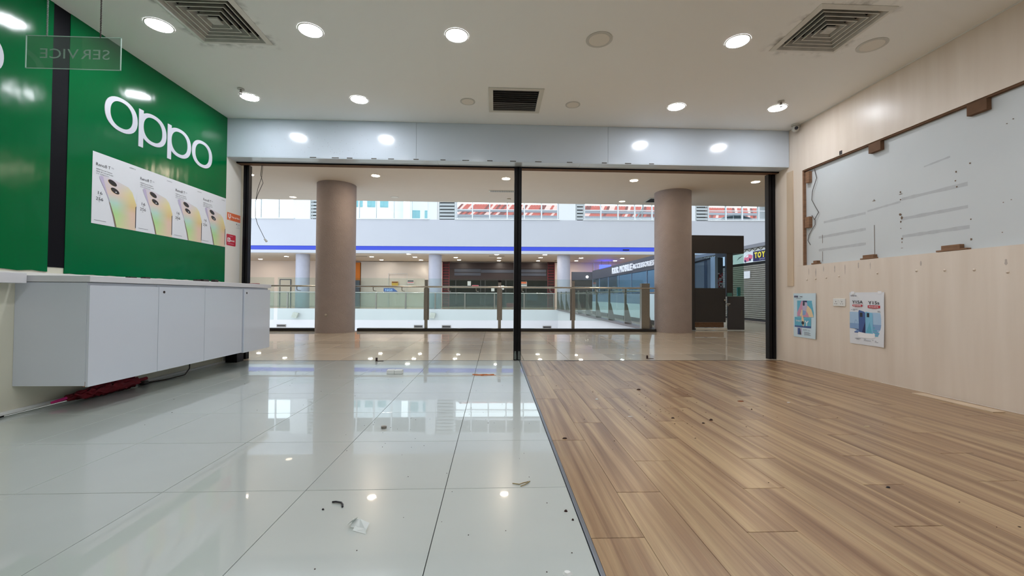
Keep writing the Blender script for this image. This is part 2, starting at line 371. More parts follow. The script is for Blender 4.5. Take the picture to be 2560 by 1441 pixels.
# ================================================================ SHOP SHELL
# floors: slab with individually laid tiles and planks
fl = bx('floor', XL, XR, -4.0, YT, -0.06, -0.008, M_grout, kind='structure')
def tile_mesh(name, wx, wy, m, g=0.0014, parent=None):
    me = bpy.data.meshes.new(name); a, b, t = wx/2-g, wy/2-g, 0.008; c = 0.0006
    v = [(-a,-b,-t),(a,-b,-t),(a,b,-t),(-a,b,-t),(-a,-b,-c),(a,-b,-c),(a,b,-c),(-a,b,-c),(-a+c,-b+c,0),(a-c,-b+c,0),(a-c,b-c,0),(-a+c,b-c,0)]
    f = [(0,1,5,4),(1,2,6,5),(2,3,7,6),(3,0,4,7),(4,5,9,8),(5,6,10,9),(6,7,11,10),(7,4,8,11),(8,9,10,11)]
    me.from_pydata(v, [], f); me.materials.append(m); me.update(); return me
def lay(name, me, x, y, parent, tilt=0.00035):
    o = bpy.data.objects.new(name, me); COL.objects.link(o); o.parent = parent
    o.location = Vector((x, y, 0)) - W[parent.name]; o.rotation_euler = (random.uniform(-tilt, tilt), random.uniform(-tilt, tilt), 0); return o
X0G, Y0G, T = -0.212, 1.848, 0.6
m_full = tile_mesh('tile', T, T, M_tile); m_l = tile_mesh('tile', X0G-5*T-XL, T, M_tile); m_r = tile_mesh('tile', 0.324-X0G, T, M_tile)
for j in range(-10, 6):
    yc = Y0G + T*j + T/2
    if yc - T/2 < -4.2: continue
    lay('tile', m_l, (XL + X0G-5*T)/2, yc, fl); lay('tile', m_r, (X0G+0.324)/2, yc, fl)
    for i in range(-5, 0): lay('tile', m_full, X0G + T*i + T/2, yc, fl)
PW, PL, PX = 0.1905, 0.985, 0.342
m_pl = tile_mesh('plank', PW, PL, M_plank, 0.0006)
end_y = [1.457, 1.785, 2.14, 1.55, 1.91, 2.27]
ncol = 18
for i in range(ncol+1):
    wx = PW if i < ncol else XR - (PX + ncol*PW)
    base = (1.457 + 0.335*i) % PL
    y = base - 5*PL
    while y < YT:
        y0, y1 = max(y, -4.0), min(y+PL, YT-0.004)
        if y1 - y0 > 0.03:
            full = abs(y1-y0-PL) < 1e-6 and i < ncol
            me = m_pl if full else tile_mesh('plank', wx, y1-y0, M_plank, 0.0006)
            o = lay('plank', me, PX + i*PW + wx/2, (y0+y1)/2, fl, 0.0004)
            if full: o.scale = (1, 0.9982, 1)
        y += PL
bx('floor_strip', 0.325, 0.3405, -4.0, YT, -0.008, 0.006, M_alu, bev=0.003, label='silver metal trim strip between white tiles and wood floor', cat='trim strip')
bx('threshold', XL, XR, YT-0.002, YT+0.012, -0.05, 0.0015, M_char, kind='structure')

# ceiling with openings for the vents
holes = [(-2.54, -2.0, 3.14, 3.68), (2.465, 3.005, 3.005, 3.545), (-0.05, 0.48, 4.40, 4.90)]
xs = sorted({XL-0.2, 4.1} | {h[0] for h in holes} | {h[1] for h in holes}); ys = sorted({-4.0, YB+0.02} | {h[2] for h in holes} | {h[3] for h in holes})
cm = MB()
for a, b in zip(xs, xs[1:]):
    for c, d in zip(ys, ys[1:]):
        if any(h[0] <= (a+b)/2 <= h[1] and h[2] <= (c+d)/2 <= h[3] for h in holes): continue
        cm.box(a, b, c, d, ZC, ZC+0.06)
for h in holes:   # dark duct above each opening
    cm.box(h[0]-.02, h[1]+.02, h[2]-.02, h[3]+.02, ZC+0.2, ZC+0.22)
    for q in ((h[0]-.03, h[0], h[2]-.02, h[3]+.02), (h[1], h[1]+.03, h[2]-.02, h[3]+.02), (h[0], h[1], h[2]-.03, h[2]), (h[0], h[1], h[3], h[3]+.03)): cm.box(*q, ZC+0.06, ZC+0.2)
ce = build('ceiling', cm, M_ceil, kind='structure')
# left wall
lw = MB().box(XL-0.2, XL, -4.0, 5.66, 0, 3.38); wl = build('wall_left', lw, M_cream, kind='structure')
bx('jamb_panel', XL-0.001, XL+0.004, YB, 5.60, 0.02, 2.575, M_white, wl)
bx('wall_back', XL-0.2, 4.1, -4.2, -4.0, 0, 3.4, M_white, kind='structure')
# right wall: white board with beige laminate lining in front of it
XB = 3.914
wr = bx('wall_right', XB, XB+0.2, -4.0, 5.66, 0, 3.38, M_board, kind='structure')
TH = 0.006
lp = MB().box(XR, XR+TH, -4.0, 5.66, 0.0, 1.25).box(XR+TH, XB, -4.0, 5.66, 1.21, 1.249)
build('laminate_panel', lp, M_lam, wr)
lp = MB().box(XR, XR+TH, 5.07, 5.66, 1.2505, 2.58); build('laminate_panel', lp, M_lam, wr)
lp = MB().box(XR, XR+TH, -4.0, 5.07, 2.452, ZC); build('laminate_panel', lp, M_lam, wr)
lp = MB().box(XR, XR+TH, 5.0705, YB, 2.5805, ZC); build('laminate_panel', lp, M_lam, wr)
bx('lower_lip', XR-0.003, XR, -4.0, 5.0, 2.452, 2.53, M_lam, wr)
bx('batten', XR+TH, XB-0.001, -4.0, 5.11, 2.436, 2.52, M_wdark, wr, label='brown wooden batten behind the top edge')
bx('batten', XR+TH, XB-0.001, 5.055, 5.11, 1.2495, 2.435, M_wood, wr, label='brown wooden batten at the far edge of the recess')
rb = MB().box(XR-0.012, XR, 5.225, 5.335, 0.995, 2.50); build('pale_batten', rb, M_batten, wr, 0.001, label='raw pale plywood strip nailed beside the doorway')
bx('cornice', XR-0.006, XR, -4.0, YB, ZC-0.010, ZC, M_white, wr)
# dents and nail bumps in the laminate
db = MB()
for y_, z_ in ((5.0, 1.07), (4.70, 1.08), (4.52, 1.09), (4.05, 1.10), (3.66, 1.10), (3.42, 1.09), (3.2, 1.08), (2.98, 1.05), (4.86, 1.075)):
    db.sphere(XR, y_, z_, 0.011, m=M_lam, n=10, h=6, sx=0.9); db.box(XR-0.0074, XR-0.005, y_-0.003, y_+0.003, z_-0.009, z_-0.004, M_hole)
build('nail_dent', db, None, wr, kind='stuff')
sd = MB(); M_sm = mat('grey_smudge', (186, 174, 164), .5, var=.05, vscale=20)
for y_, z0_, z1_, w__ in ((4.97, 1.12, 1.22, .006), (4.86, 1.09, 1.21, .009), (4.74, 1.15, 1.23, .006), (4.58, 1.13, 1.22, .008), (4.44, 1.10, 1.22, .007), (4.27, 1.16, 1.23, .010), (4.13, 1.14, 1.22, .006), (3.62, 1.14, 1.19, .012), (2.99, 1.10, 1.15, .012)):
    n = 7; pts = [(w__*(.5+.5*random.random())*(1-abs(2*k/n-1)**3), k/n) for k in range(n+1)]
    poly = [(-p[0], z0_+(z1_-z0_)*p[1]) for p in pts] + [(p[0], z0_+(z1_-z0_)*p[1]) for p in pts[::-1]]
    sd.flat((Vector((XR-.0006, y_, 0)), Vector((0, -1, 0)), Vector((0, 0, 1)), Vector((-1, 0, 0))), poly, 0, M_sm)
build('smudge', sd, None, wr, kind='stuff')
# tack marks and stains on the white board
st = MB()
def smear(y0, y1, z0, z1, t, m=M_stain):
    n = 10; a = []; b = []
    for k in range(n+1):
        f = k/n; yy = y0+(y1-y0)*f; zz = z0+(z1-z0)*f; q = t*(0.8+0.4*random.random())
        a.append((yy, zz-q/2)); b.append((yy, zz+q/2))
    x = XB-0.0006
    vs = [(x, p[0], p[1]) for p in a] + [(x, p[0], p[1]) for p in b]
    st.add(vs, [(k, k+1, n+2+k, n+1+k) for k in range(n)], m)
for (y0, y1, z) in ((4.78, 4.22, 1.745), (4.86, 4.22, 1.575), (4.86, 4.22, 1.42), (3.83, 3.27, 1.80), (3.83, 3.27, 1.61), (3.83, 3.26, 1.44)): smear(y0, y1, z, z, 0.030)
smear(4.2, 3.84, 1.76, 1.78, 0.02); smear(3.62, 3.40, 2.05, 2.07, 0.016)
build('shelf_mark', st, None, wr, kind='stuff')
hm = MB(); x = XB-0.002
for y_, z_, a, b in ((4.12, 1.853, .035, .005), (4.12, 1.86, .005, .02), (3.84, 1.853, .035, .005), (3.84, 1.872, .012, .02), (3.84, 1.80, .012, .012), (3.845, 1.655, .022, .022), (3.83, 1.62, .016, .03), (3.84, 1.585, .012, .02),
                    (3.84, 1.52, .009, .009), (3.83, 1.42, .016, .016), (3.83, 1.385, .009, .014), (3.83, 1.33, .02, .004), (3.355, 1.925, .01, .016), (3.36, 1.85, .012, .012), (3.35, 1.795, .012, .014), (3.25, 1.965, .012, .014), (3.25, 1.50, .008, .01), (3.25, 1.335, .012, .02),
                    (3.03, 1.59, .008, .006), (2.98, 1.60, .008, .006), (3.04, 1.36, .008, .006), (3.0, 2.19, .01, .006), (2.96, 2.21, .01, .006)):
    pts = [(a*math.cos(t)*random.uniform(.7, 1.1)*0.6, b*math.sin(t)*random.uniform(.7, 1.1)*0.6) for t in [2*PI*k/7 for k in range(7)]]
    hm.prism(frame((x, y_, z_), (0, -1, 0), (0, 0, 1)), pts, 0.0, 0.0012)
for y_, z0, z1 in ((4.12, 1.28, 1.60), (4.80, 1.50, 1.60), (4.80, 1.28, 1.40)): hm.box(x-0.001, x, y_-0.002, y_+0.002, z0, z1)
build('plaster_hole', hm, M_hole, wr, kind='stuff')

# front bulkhead, soffit and doorway head
wf = bx('wall_front', XL-0.2, 4.1, YB+0.022, 5.66, 2.585, 3.38, M_white, kind='structure')
seams = [XL, -1.013, 1.455, XR]
for a, b in zip(seams, seams[1:]):
    bx('bulkhead_panel', a+0.0012, b-0.0012, YB, YB+0.02, 2.574, ZC-0.001, M_bulk, wf, 0.0015)
sf = MB()
for a, b in zip([XL, -0.75, 1.1, XR], [-0.75, 1.1, XR]): sf.box(a+0.001, b-0.001, YB+0.002, 5.50, 2.566, 2.574)
build('soffit_panel', sf, M_bulk, wf)
bx('head_track', XL, XR, 5.50, 5.60, 2.548, 2.575, M_wdark, wf, label='brown wooden head rail above the doorway')
bx('head_track', XL, XR, 5.495, 5.52, 2.55, 2.566, M_black, wf, label='black door track under the head rail')
M_resid = mat('dark_glue', (92, 88, 84), .8)
rs = MB()
for px_ in (-2.3, -2.02, -1.85, -1.55, -1.33, -1.02, -0.68, -0.38, -0.08, 0.22, 0.55, 0.95, 1.4, 1.72, 2.02): rs.box(px_-0.04*random.uniform(.6, 1.2), px_+0.04, YB-0.0015, YB+0.001, 2.572, 2.581+random.uniform(0, .003), M_resid)
for k in range(60): a = random.gauss(-2.1, 0.45); b = 2.62+abs(random.gauss(0, 0.13)); rs.box(a, a+0.004, YB-0.0006, YB, min(b, 3.0), min(b, 3.0)+0.003, M_hole)
build('glue_residue', rs, None, wf, kind='stuff')
# black door frame posts
def post(name, x0, x1, y0, y1, z1, label):
    t = thing(name, ((x0+x1)/2, (y0+y1)/2, 0), label, 'door post')
    wd = x1-x0; g = wd*0.16
    build('upright', MB().box(x0, x0+(wd-g)/2, y0, y1, 0.0, z1), M_frame, t, 0.002); build('upright', MB().box(x1-(wd-g)/2, x1, y0, y1, 0, z1), M_frame, t, 0.002)
    build('web', MB().box(x0+(wd-g)/2-0.001, x1-(wd-g)/2+0.001, y0+0.02, y1-0.02, 0, z1), M_dark, t); return t
t = post('door_post', 0.250, 0.346, 5.462, 5.54, 2.55, 'black double metal post standing mid doorway between the tiles and the wood')
mp_ = MB()
for x0, x1 in ((0.258, 0.288), (0.307, 0.340)):
    pts = [(x0, .012), (x1, .008), (x1+.001, .05), (x1-.004, .10), (x1-.004, .118), (x0+.006, .122), (x0, .09)]; mp_.prism(frame((0, 5.462, 0), (1, 0, 0), (0, 0, 1)), pts, 0.0004, 0.0012)
build('scraped_patch', mp_, mat('scraped_metal', (96, 104, 100), 0.5, 0.3, var=0.2, vscale=60), t, label='scraped grey patch at the foot')
post('door_post', -3.316, -3.245, 5.58, 5.65, 2.55, 'black metal door post at the white end of the green wall')
post('door_post', 3.767, 3.862, 5.56, 5.64, 2.55, 'black metal door post beside the beige lined wall')
bx('trim_1', 3.8625, XR, 5.60, 5.63, 0, 2.57, mat('cream_trim', (206, 206, 178), 0.5), kind='structure')
bx('baseboard_left', XL, XL+0.012, -4.0, 3.0, 0.0, 0.012, M_black, kind='structure')

# ================================================================ GREEN WALL
def panel(y0, y1, z0, label):
    mb = MB(); ny = 40; X = XL+0.008
    vs = []; fs = []
    for i in range(ny+1):
        y = y0+(y1-y0)*i/ny
        for z in (z0 + 0.004*math.sin(i*1.7), ZC): vs.append((X, y, z))
    for i in range(ny): fs.append((2*i, 2*i+2, 2*i+3, 2*i+1))
    mb.add(vs, fs); mb.add([(XL+0.0005, v[1], v[2]) for v in vs], [f[::-1] for f in fs])
    n = len(vs); mb.add([(X, y0, z0), (X, y0, ZC), (XL+.0005, y0, ZC), (XL+.0005, y0, z0), (X, y1, z0), (X, y1, ZC), (XL+.0005, y1, ZC), (XL+.0005, y1, z0)], [(0, 1, 2, 3), (7, 6, 5, 4)])
    return build('vinyl_panel', mb, M_green, label=label, cat='wall panel')
panel(1.326, 3.253, 1.012, 'glossy green vinyl wall panel cut off by the left edge, left of the black strip')
panel(3.377, 5.298, 1.000, 'glossy green vinyl wall panel with the white logo and four posters')
bx('black_strip', XL+0.0005, XL+0.005, 3.2532, 3.3768, 1.045, ZC, M_black, label='narrow black strip between the two green wall panels', cat='wall panel')
bx('ledge_trim', XL+0.0005, XL+0.02, -4.0, 5.30, 0.975, 0.998, M_white, label='thin white ledge strip under the green panels', cat='trim')
def ring(c, ro, ri, n=40, p=2.25):
    o = []; i_ = []
    for k in range(n):
        a = 2*PI*k/n; ca, sa = math.cos(a), math.sin(a); q = (abs(ca)**p + abs(sa)**p)**(-1/p)
        o.append((c[0]+ro[0]*ca*q, c[1]+ro[1]*sa*q)); i_.append((c[0]+ri[0]*ca*q, c[1]+ri[1]*sa*q))
    return o, i_
def put_ring(mb, fr, c, ro, ri, d0, d1, m):
    o, i_ = ring(c, ro, ri); n = len(o); O, U, V, Nn = fr
    def P(p, d): return O + U*p[0] + V*p[1] + Nn*d
    vs = [P(p, d1) for p in o] + [P(p, d1) for p in i_] + [P(p, d0) for p in o] + [P(p, d0) for p in i_]; fs = []
    for k in range(n):
        j = (k+1) % n; fs += [(k, j, n+j, n+k), (2*n+k, 2*n+j, j, k), (n+k, n+j, 3*n+j, 3*n+k)]
    mb.add(vs, fs, m)
def logo(y0, label):
    t = thing('logo', (XL+0.0081, y0+0.675, 2.25), label, 'logo lettering')
    fr = frame((XL+0.0081, y0, 0), (0, 1, 0), (0, 0, 1)); zc = 2.445
    for k, p in enumerate((False, True, True, False)):
        cc = (0.165 + 0.342*k, zc); mb = MB(); put_ring(mb, fr, cc, (0.164, 0.150), (0.112, 0.116), 0, 0.004, M_logo)
        if p: mb.prism(fr, rect(cc[0]-0.164, cc[0]-0.114, 2.235, 2.59), 0, 0.0042, M_logo)
        build('letter_p' if p else 'letter_o', mb, None, t)
logo(3.672, 'large white four letter logo above the posters on the green panel')
logo(1.585, 'white logo cut off by the left edge, only its last letter showing')

# posters of the tilted phone
def poster_phone(y0, label):
    w_, h_ = 0.434, 0.604; z0 = 1.434; X = XL+0.0095
    t = thing('poster', (X, y0+w_/2, z0), label, 'poster', 'phone posters on the green panel')
    fr = frame((X, y0, z0), (0, w_, 0), (0, 0, h_)); fr = (fr[0], fr[1], fr[2], Vector((1, 0, 0)))
    sh = MB(); n = 8; vs = []
    for i in range(n+1):
        for j in range(n+1): vs.append((X + 0.0004*math.sin(i*1.1+j*.7+y0*9), y0 + w_*i/n, z0 + h_*j/n))
    sh.add(vs, [(i*(n+1)+j, (i+1)*(n+1)+j, (i+1)*(n+1)+j+1, i*(n+1)+j+1) for i in range(n) for j in range(n)])
    sh.add([(X-0.001, v[1], v[2]) for v in vs], [(i*(n+1)+j, i*(n+1)+j+1, (i+1)*(n+1)+j+1, (i+1)*(n+1)+j) for i in range(n) for j in range(n)])
    build('sheet', sh, M_paper, t)
    body = [(.15, .66), (.17, .69), (.22, .70), (.5, .68), (.78, .635), (.88, .575), (.985, .40), (.985, .002), (.52, .002), (.47, .16), (.37, .36), (.29, .49), (.18, .62)]
    build('phone_picture', MB().flat(fr, body, 0.0012), M_irid, t)
    d = MB()
    d.flat(fr, [(.14, .67), (.17, .69), (.22, .68), (.24, .62), (.30, .49), (.38, .34), (.36, .36), (.27, .49), (.17, .61)], 0.0016, M_lav)
    d.flat(fr, [(.35, .36), (.38, .33), (.48, .14), (.53, .002), (.50, .002), (.45, .14)], 0.0016, M_gold)
    d.flat(fr, [(.965, .36), (.985, .38), (.985, .05), (.965, .03)], 0.0016, M_lens)
    build('edge_picture', d, None, t, kind='stuff'); d = MB()
    d.flat(fr, ell(.41, .63, .10, .038, 24, -.22), 0.0016, M_sand); d.flat(fr, ell(.42, .632, .098, .036, 24, -.22), 0.002, M_lens)
    build('lens_picture', d, None, t); d = MB(); d.flat(fr, ell(.47, .523, .10, .038, 24, -.22), 0.0016, M_sand); d.flat(fr, ell(.48, .526, .098, .036, 24, -.22), 0.002, M_lens); d.flat(fr, ell(.50, .512, .018, .008, 10), 0.0022, M_wht)
    build('lens_picture', d, None, t)
    tx = MB(); fr2 = frame((X, y0, z0), (0, 1, 0), (0, 0, 1))
    def tt(s, u, v, h, m=M_ink, **k): text_into(tx, fr2, s, u*w_, v*h_, h*h_, m, 0.0016, **k)
    tt('Reno8 T', .07, .815, .045, width=.30*w_); tt('5G', .39, .835, .018, M_ink2, width=.05*w_)
    tt('100MP Portrait Camera', .07, .760, .018, M_ink, width=.34*w_); tt('120Hz 3D Curved Screen', .07, .728, .018, M_ink, width=.36*w_); tt('67W SUPERVOOC', .07, .697, .018, M_ink2, width=.27*w_)
    tt('OPPO', .80, .935, .016, M_ink, width=.15*w_)
    tt('16', .12, .42, .045, width=.09*w_); tt('GB', .14, .395, .014, M_ink2); tt('256', .08, .335, .045, width=.15*w_); tt('GB', .13, .310, .014, M_ink2)
    tx.flat(fr, rect(.05, .3, .048, .054), .0016, M_ink2)
    build('lettering', tx, None, t, kind='stuff')
for k, nm in enumerate(('leftmost', 'second from the left', 'third from the left', 'rightmost')):
    poster_phone(3.580 + 0.4345*k if k < 3 else 4.862, 'phone poster on the green panel, %s of four' % nm)
# stickers on the white wall end
t = thing('sticker', (XL+0.0045, 5.465, 1.78), 'orange rectangular sticker with a white U on the white wall end', 'sticker')
fr = frame((XL+0.0045, 5.33, 1.785), (0, 1, 0), (0, 0, 1)); mb = MB().prism(fr, rect(0, .27, 0, .095), 0, .0006, M_stick); build('backing', mb, None, t)
mb = MB(); pts = [(.025, .08), (.025, .045)] + [(.048+.023*math.cos(a), .045+.023*math.sin(a)) for a in [PI+PI*k/8 for k in range(9)]] + [(.071, .08), (.058, .08), (.058, .045)] + [(.048+.010*math.cos(a), .045+.010*math.sin(a)) for a in [-PI*k/8 for k in range(9)]] + [(.038, .08)]
mb.flat(fr, pts, .001, M_wht); text_into(mb, fr, 'Top up Here', .085, .038, .022, M_wht, .001, width=.165, bold=.02); mb.flat(fr, rect(.03, .066, .009, .013), .001, M_wht)
build('lettering', mb, None, t, kind='stuff')
t = thing('sticker', (XL+0.0045, 5.42, 1.461), 'red square sticker with rounded corners below the orange one', 'sticker')
fr = frame((XL+0.0045, 5.325, 1.463), (0, 1, 0), (0, 0, 1)); build('backing', MB().prism(fr, rrect(0, .185, 0, .143, .014), 0, .0006, M_boost), None, t)
mb = MB().flat(fr, rrect(.018, .075, .045, .098, .008), .001, M_wht); put_ring(mb, fr, (.046, .069), (.017, .017), (.010, .010), .001, .0014, M_boost); mb.flat(fr, rect(.029, .035, .066, .092), .0014, M_boost)
text_into(mb, fr, 'oost', .078, .055, .027, M_wht, .001, width=.085, bold=.02)
mb.flat(fr, rect(.06, .125, .118, .124), .001, M_pink); mb.flat(fr, rect(.03, .15, .022, .028), .001, M_pink); build('lettering', mb, None, t, kind='stuff')
fr = frame((XL+0.0045, 5.51, 1.70), (0, 1, 0), (0, 0, 1)); mb = MB().flat(fr, rect(0, .09, 0, .07), .0003, M_white)
for a, b, c, d in ((.005, .02, .045, .065), (.03, .08, .055, .058), (.03, .08, .045, .048), (.02, .07, .025, .028), (.005, .085, .006, .009)): mb.flat(fr, rect(a, b, c, d), .0008, M_ink2)
build('sticker', mb, None, label='small clear sticker with faint grey print under the orange sticker', cat='sticker')

# hanging acrylic sign read from the other side
t = thing('hanging_sign', (-2.365, 2.4, 2.10), 'clear acrylic hanging sign with frosted lettering seen from behind', 'sign')
build('plate', MB().box(-2.62, -2.11, 2.398, 2.403, 2.103, 2.285), G_acr, t, 0.001)
ed = MB()
for q in ((-2.621, -2.109, 2.101, 2.1035), (-2.621, -2.109, 2.2845, 2.287), (-2.621, -2.6185, 2.101, 2.287), (-2.1115, -2.109, 2.101, 2.287)): ed.box(q[0], q[1], 2.3978, 2.4032, q[2], q[3])
build('polished_edge', ed, mat('frosted_edge', (170, 196, 186), 0.4), t)
fr = frame((-2.175, 2.404, 2.163), (-1, 0, 0), (0, 0, 1)); letters(t, fr, 'SERVICE', 0, 0, .058, mat('frosted_lettering', (196, 208, 200), .6), 0.0004, width=.375)
for x_ in (-2.222, -2.51):
    ch = MB(); z = 2.287
    while z < ZC-0.003: ch.sphere(x_, 2.4, z, 0.0045, n=6, h=4, sz=1.1); z += 0.0098
    if x_ > -2.4: build('bead_chain', ch, M_cable, t)
    else: build('bead_chain', ch, mat('pale_chain', (120, 130, 125), .4), t)

# ================================================================ WALL CABINETS
doors = [(3.052, 3.657), (3.657, 4.223), (4.223, 4.835), (4.835, 5.39)]
labs = ['white gloss wall cabinet nearest the camera, first of the row', 'white gloss wall cabinet, second from the camera', 'white gloss wall cabinet, third from the camera', 'white gloss wall cabinet at the far end of the row by the doorway']
XF = -2.872
for k, (a, b) in enumerate(doors):
    t = thing('wall_cabinet', ((XL+XF)/2, (a+b)/2, 0.195), labs[k], 'cabinet', 'white wall cabinets under the green panel')
    zb = 0.192 if k < 3 else 0.186
    build('body', MB().box(XL+0.001, XF-0.004, a+0.0008, b-0.0008, zb+0.003, 0.925), M_gloss, t, 0.001)
    y1 = b-0.002; out = 0.018 if k < 3 else 0.030
    dn = MB().box(XF-0.003, XF-0.003+out, a+0.002 + (0.012 if k == 3 else 0), y1, zb-0.004, 0.905)
    d = build('door', dn, M_gloss, t, 0.0012)
    if k in (1, 3):
        x_ = XF-0.003+out; lk = MB(); cc = [(x_+0.003, a+0.055+0.011*math.cos(q), 0.862+0.011*math.sin(q)) for q in [2*PI*j/16 for j in range(16)]]
        lk.add(cc + [(x_-0.001, c[1], c[2]) for c in cc], [tuple(range(16))] + [(j, (j+1) % 16, 16+(j+1) % 16, 16+j) for j in range(16)])
        build('lock', lk, M_cable, d, label='small dark round lock')
cn = MB().box(XF-0.016, XF-0.0035, 3.053, 3.0575, 0.188, 0.225); build('chipped_corner', cn, M_wood, None, label='chipped wood showing at the lower front corner of the first cabinet', cat='cabinet damage')
bx('counter_top', XL+0.001, XF+0.022, 3.045, 5.42, 0.928, 0.972, M_counter, bev=0.003, label='long white counter top running over the wall cabinets', cat='counter top')
bx('wall_ledge', XL+0.001, -3.248, -4.0, 3.02, 0.915, 0.985, M_counter, bev=0.003, label='white wall ledge at the left edge, in front of the cabinets', cat='shelf')
bx('cable_trunking', XL+0.0005, XL+0.035, -4.0, 3.9, 0.013, 0.034, M_pvc, bev=0.003, label='white plastic cable trunking along the foot of the left wall', cat='trunking')
bx('cable_trunking', XL+0.0005, XL+0.03, 3.95, 5.36, 0.0, 0.02, M_pvc, bev=0.002, label='white trunking under the cabinets by the wall', cat='trunking')
tb = MB().tube([(-3.30, 4.05, .006), (-3.22, 4.25, .006), (-3.2, 4.45, .012), (-3.26, 4.6, .05), (-3.33, 4.7, .12), (-3.345, 4.72, .192)], .006, 8)
build('loose_cable', tb, M_cable, label='dark loose cable looping down under the wall cabinets', cat='cable')
bx('adhesive_lump', -3.30, -3.24, 4.0, 4.06, 0.0, 0.035, M_cable, bev=0.012, label='small dark lump at the end of the loose cable', cat='debris')
bx('foot_block', -3.33, -3.19, 5.30, 5.44, 0.0, 0.13, M_frame, bev=0.004, label='black block on the floor under the far end cabinet', cat='block')
cm_ = MB()
for k, (a, b) in enumerate(((3.5, .06), (3.62, .05), (4.2, .05), (4.26, .08), (4.4, .05))): cm_.box(-3.0+.02*k, -2.96+.02*k, a, a+b, .973, .985+.003*k)
build('black_tape_scrap', cm_, M_cable, kind='stuff', label='torn black tape scraps lying on the counter top against the green panel', cat='debris')
bx('red_box', -3.06, -2.96, 5.30, 5.36, 0.9725, 0.985, mat('dull_red', (150, 60, 64), .5), bev=.001, label='small flat red object at the far end of the counter top', cat='object')
# folded umbrella
t = thing('umbrella', (-3.30, 3.6, 0.0), 'folded dark red umbrella with magenta tip lying by the wall under the cabinets', 'umbrella')
pts = []; rr = []
for k in range(31):
    f = k/30; pts.append((-3.262+.02*f, 3.32+0.58*f, .045+0.012*f)); rr.append(0.012+0.034*math.sin(min(1, f*1.15)*PI*.62))
um = MB().tube(pts, rr, 22); um.v = [(v[0]+.013*math.sin(26*v[1]+v[2]*240), v[1]+.01*math.sin(v[0]*190), max(.004, v[2]+.012*math.sin(v[0]*260+v[1]*31))) for v in um.v]
build('folded_cloth', um, M_umb, t)
build('tip', MB().tube([(-3.265, 3.22, .038), (-3.262, 3.32, .045)], [.009, .014], 10), M_magenta, t); build('handle', MB().tube([(-3.242, 3.9, .057), (-3.237, 4.02, .06)], [.014, .016], 10), M_umb, t)

# ================================================================ CEILING FITTINGS
def downlight(x, y, r, lit, z, label, group, rim=1.12):
    t = thing('downlight', (x, y, z-0.006), label, 'ceiling light', group)
    q = MB(); n = 32; vs = []
    for rad, zz in ((r*rim, z-0.0005), (r*rim, z-0.004), (r*1.02, z-0.006), (r, z-0.004)): vs += [(x+rad*math.cos(2*PI*k/n), y+rad*math.sin(2*PI*k/n), zz) for k in range(n)]
    q.add(vs, [(i*n+k, i*n+(k+1) % n, (i+1)*n+(k+1) % n, (i+1)*n+k) for i in range(3) for k in range(n)][::1], None, False)
    build('rim', q, M_ring, t)
    build('diffuser', MB().cyl(x, y, z-0.0055, z-0.001, r, 32), lit, t); return t
G1, G2 = 'lit downlights in the shop ceiling', 'unlit round ceiling fittings'
c0 = downlight(-2.767, 3.485, .090, M_lit, ZC, 'lit white downlight between the hanging sign and the left square vent', G1)
for x_, y_, lb in ((-1.55, 3.49, 'lit white downlight just right of the left square vent'), (-0.337, 3.495, 'lit white downlight in the near row, left of the large unlit fitting'), (2.075, 3.454, 'lit white downlight in the near row, just left of the right square vent'),
                   (-2.754, 4.72, 'lit white downlight in the far row beside the left sprinkler'), (-1.543, 4.713, 'lit white downlight in the far row, second from the green wall'),
                   (2.09, 4.696, 'lit white downlight in the far row, between the slatted vent and the right sprinkler'), (3.274, 4.662, 'lit white downlight in the far row beside the right sprinkler')): dup(c0, (x_, y_, ZC-0.006), lb, G1)
for x_ in (-1.55, 0.88, 2.08):
    for y_ in (2.26, 1.04, -0.18, -1.4): dup(c0, (x_, y_, ZC-0.006), 'lit white downlight in the ceiling rows behind the camera view', 'lit downlights behind the view')
downlight(0.881, 3.492, .088, M_off, ZC, 'large unlit round ceiling fitting between two lit downlights', G2, 1.28)
downlight(3.273, 3.45, .088, M_off, ZC, 'large unlit round ceiling fitting right of the right square vent', G2, 1.28)
downlight(-0.323, 4.696, .068, M_off, ZC, 'small unlit round fitting just left of the slatted vent', G2, 1.25)
downlight(0.883, 4.71, .068, M_off, ZC, 'small unlit round fitting just right of the slatted vent', G2, 1.25)
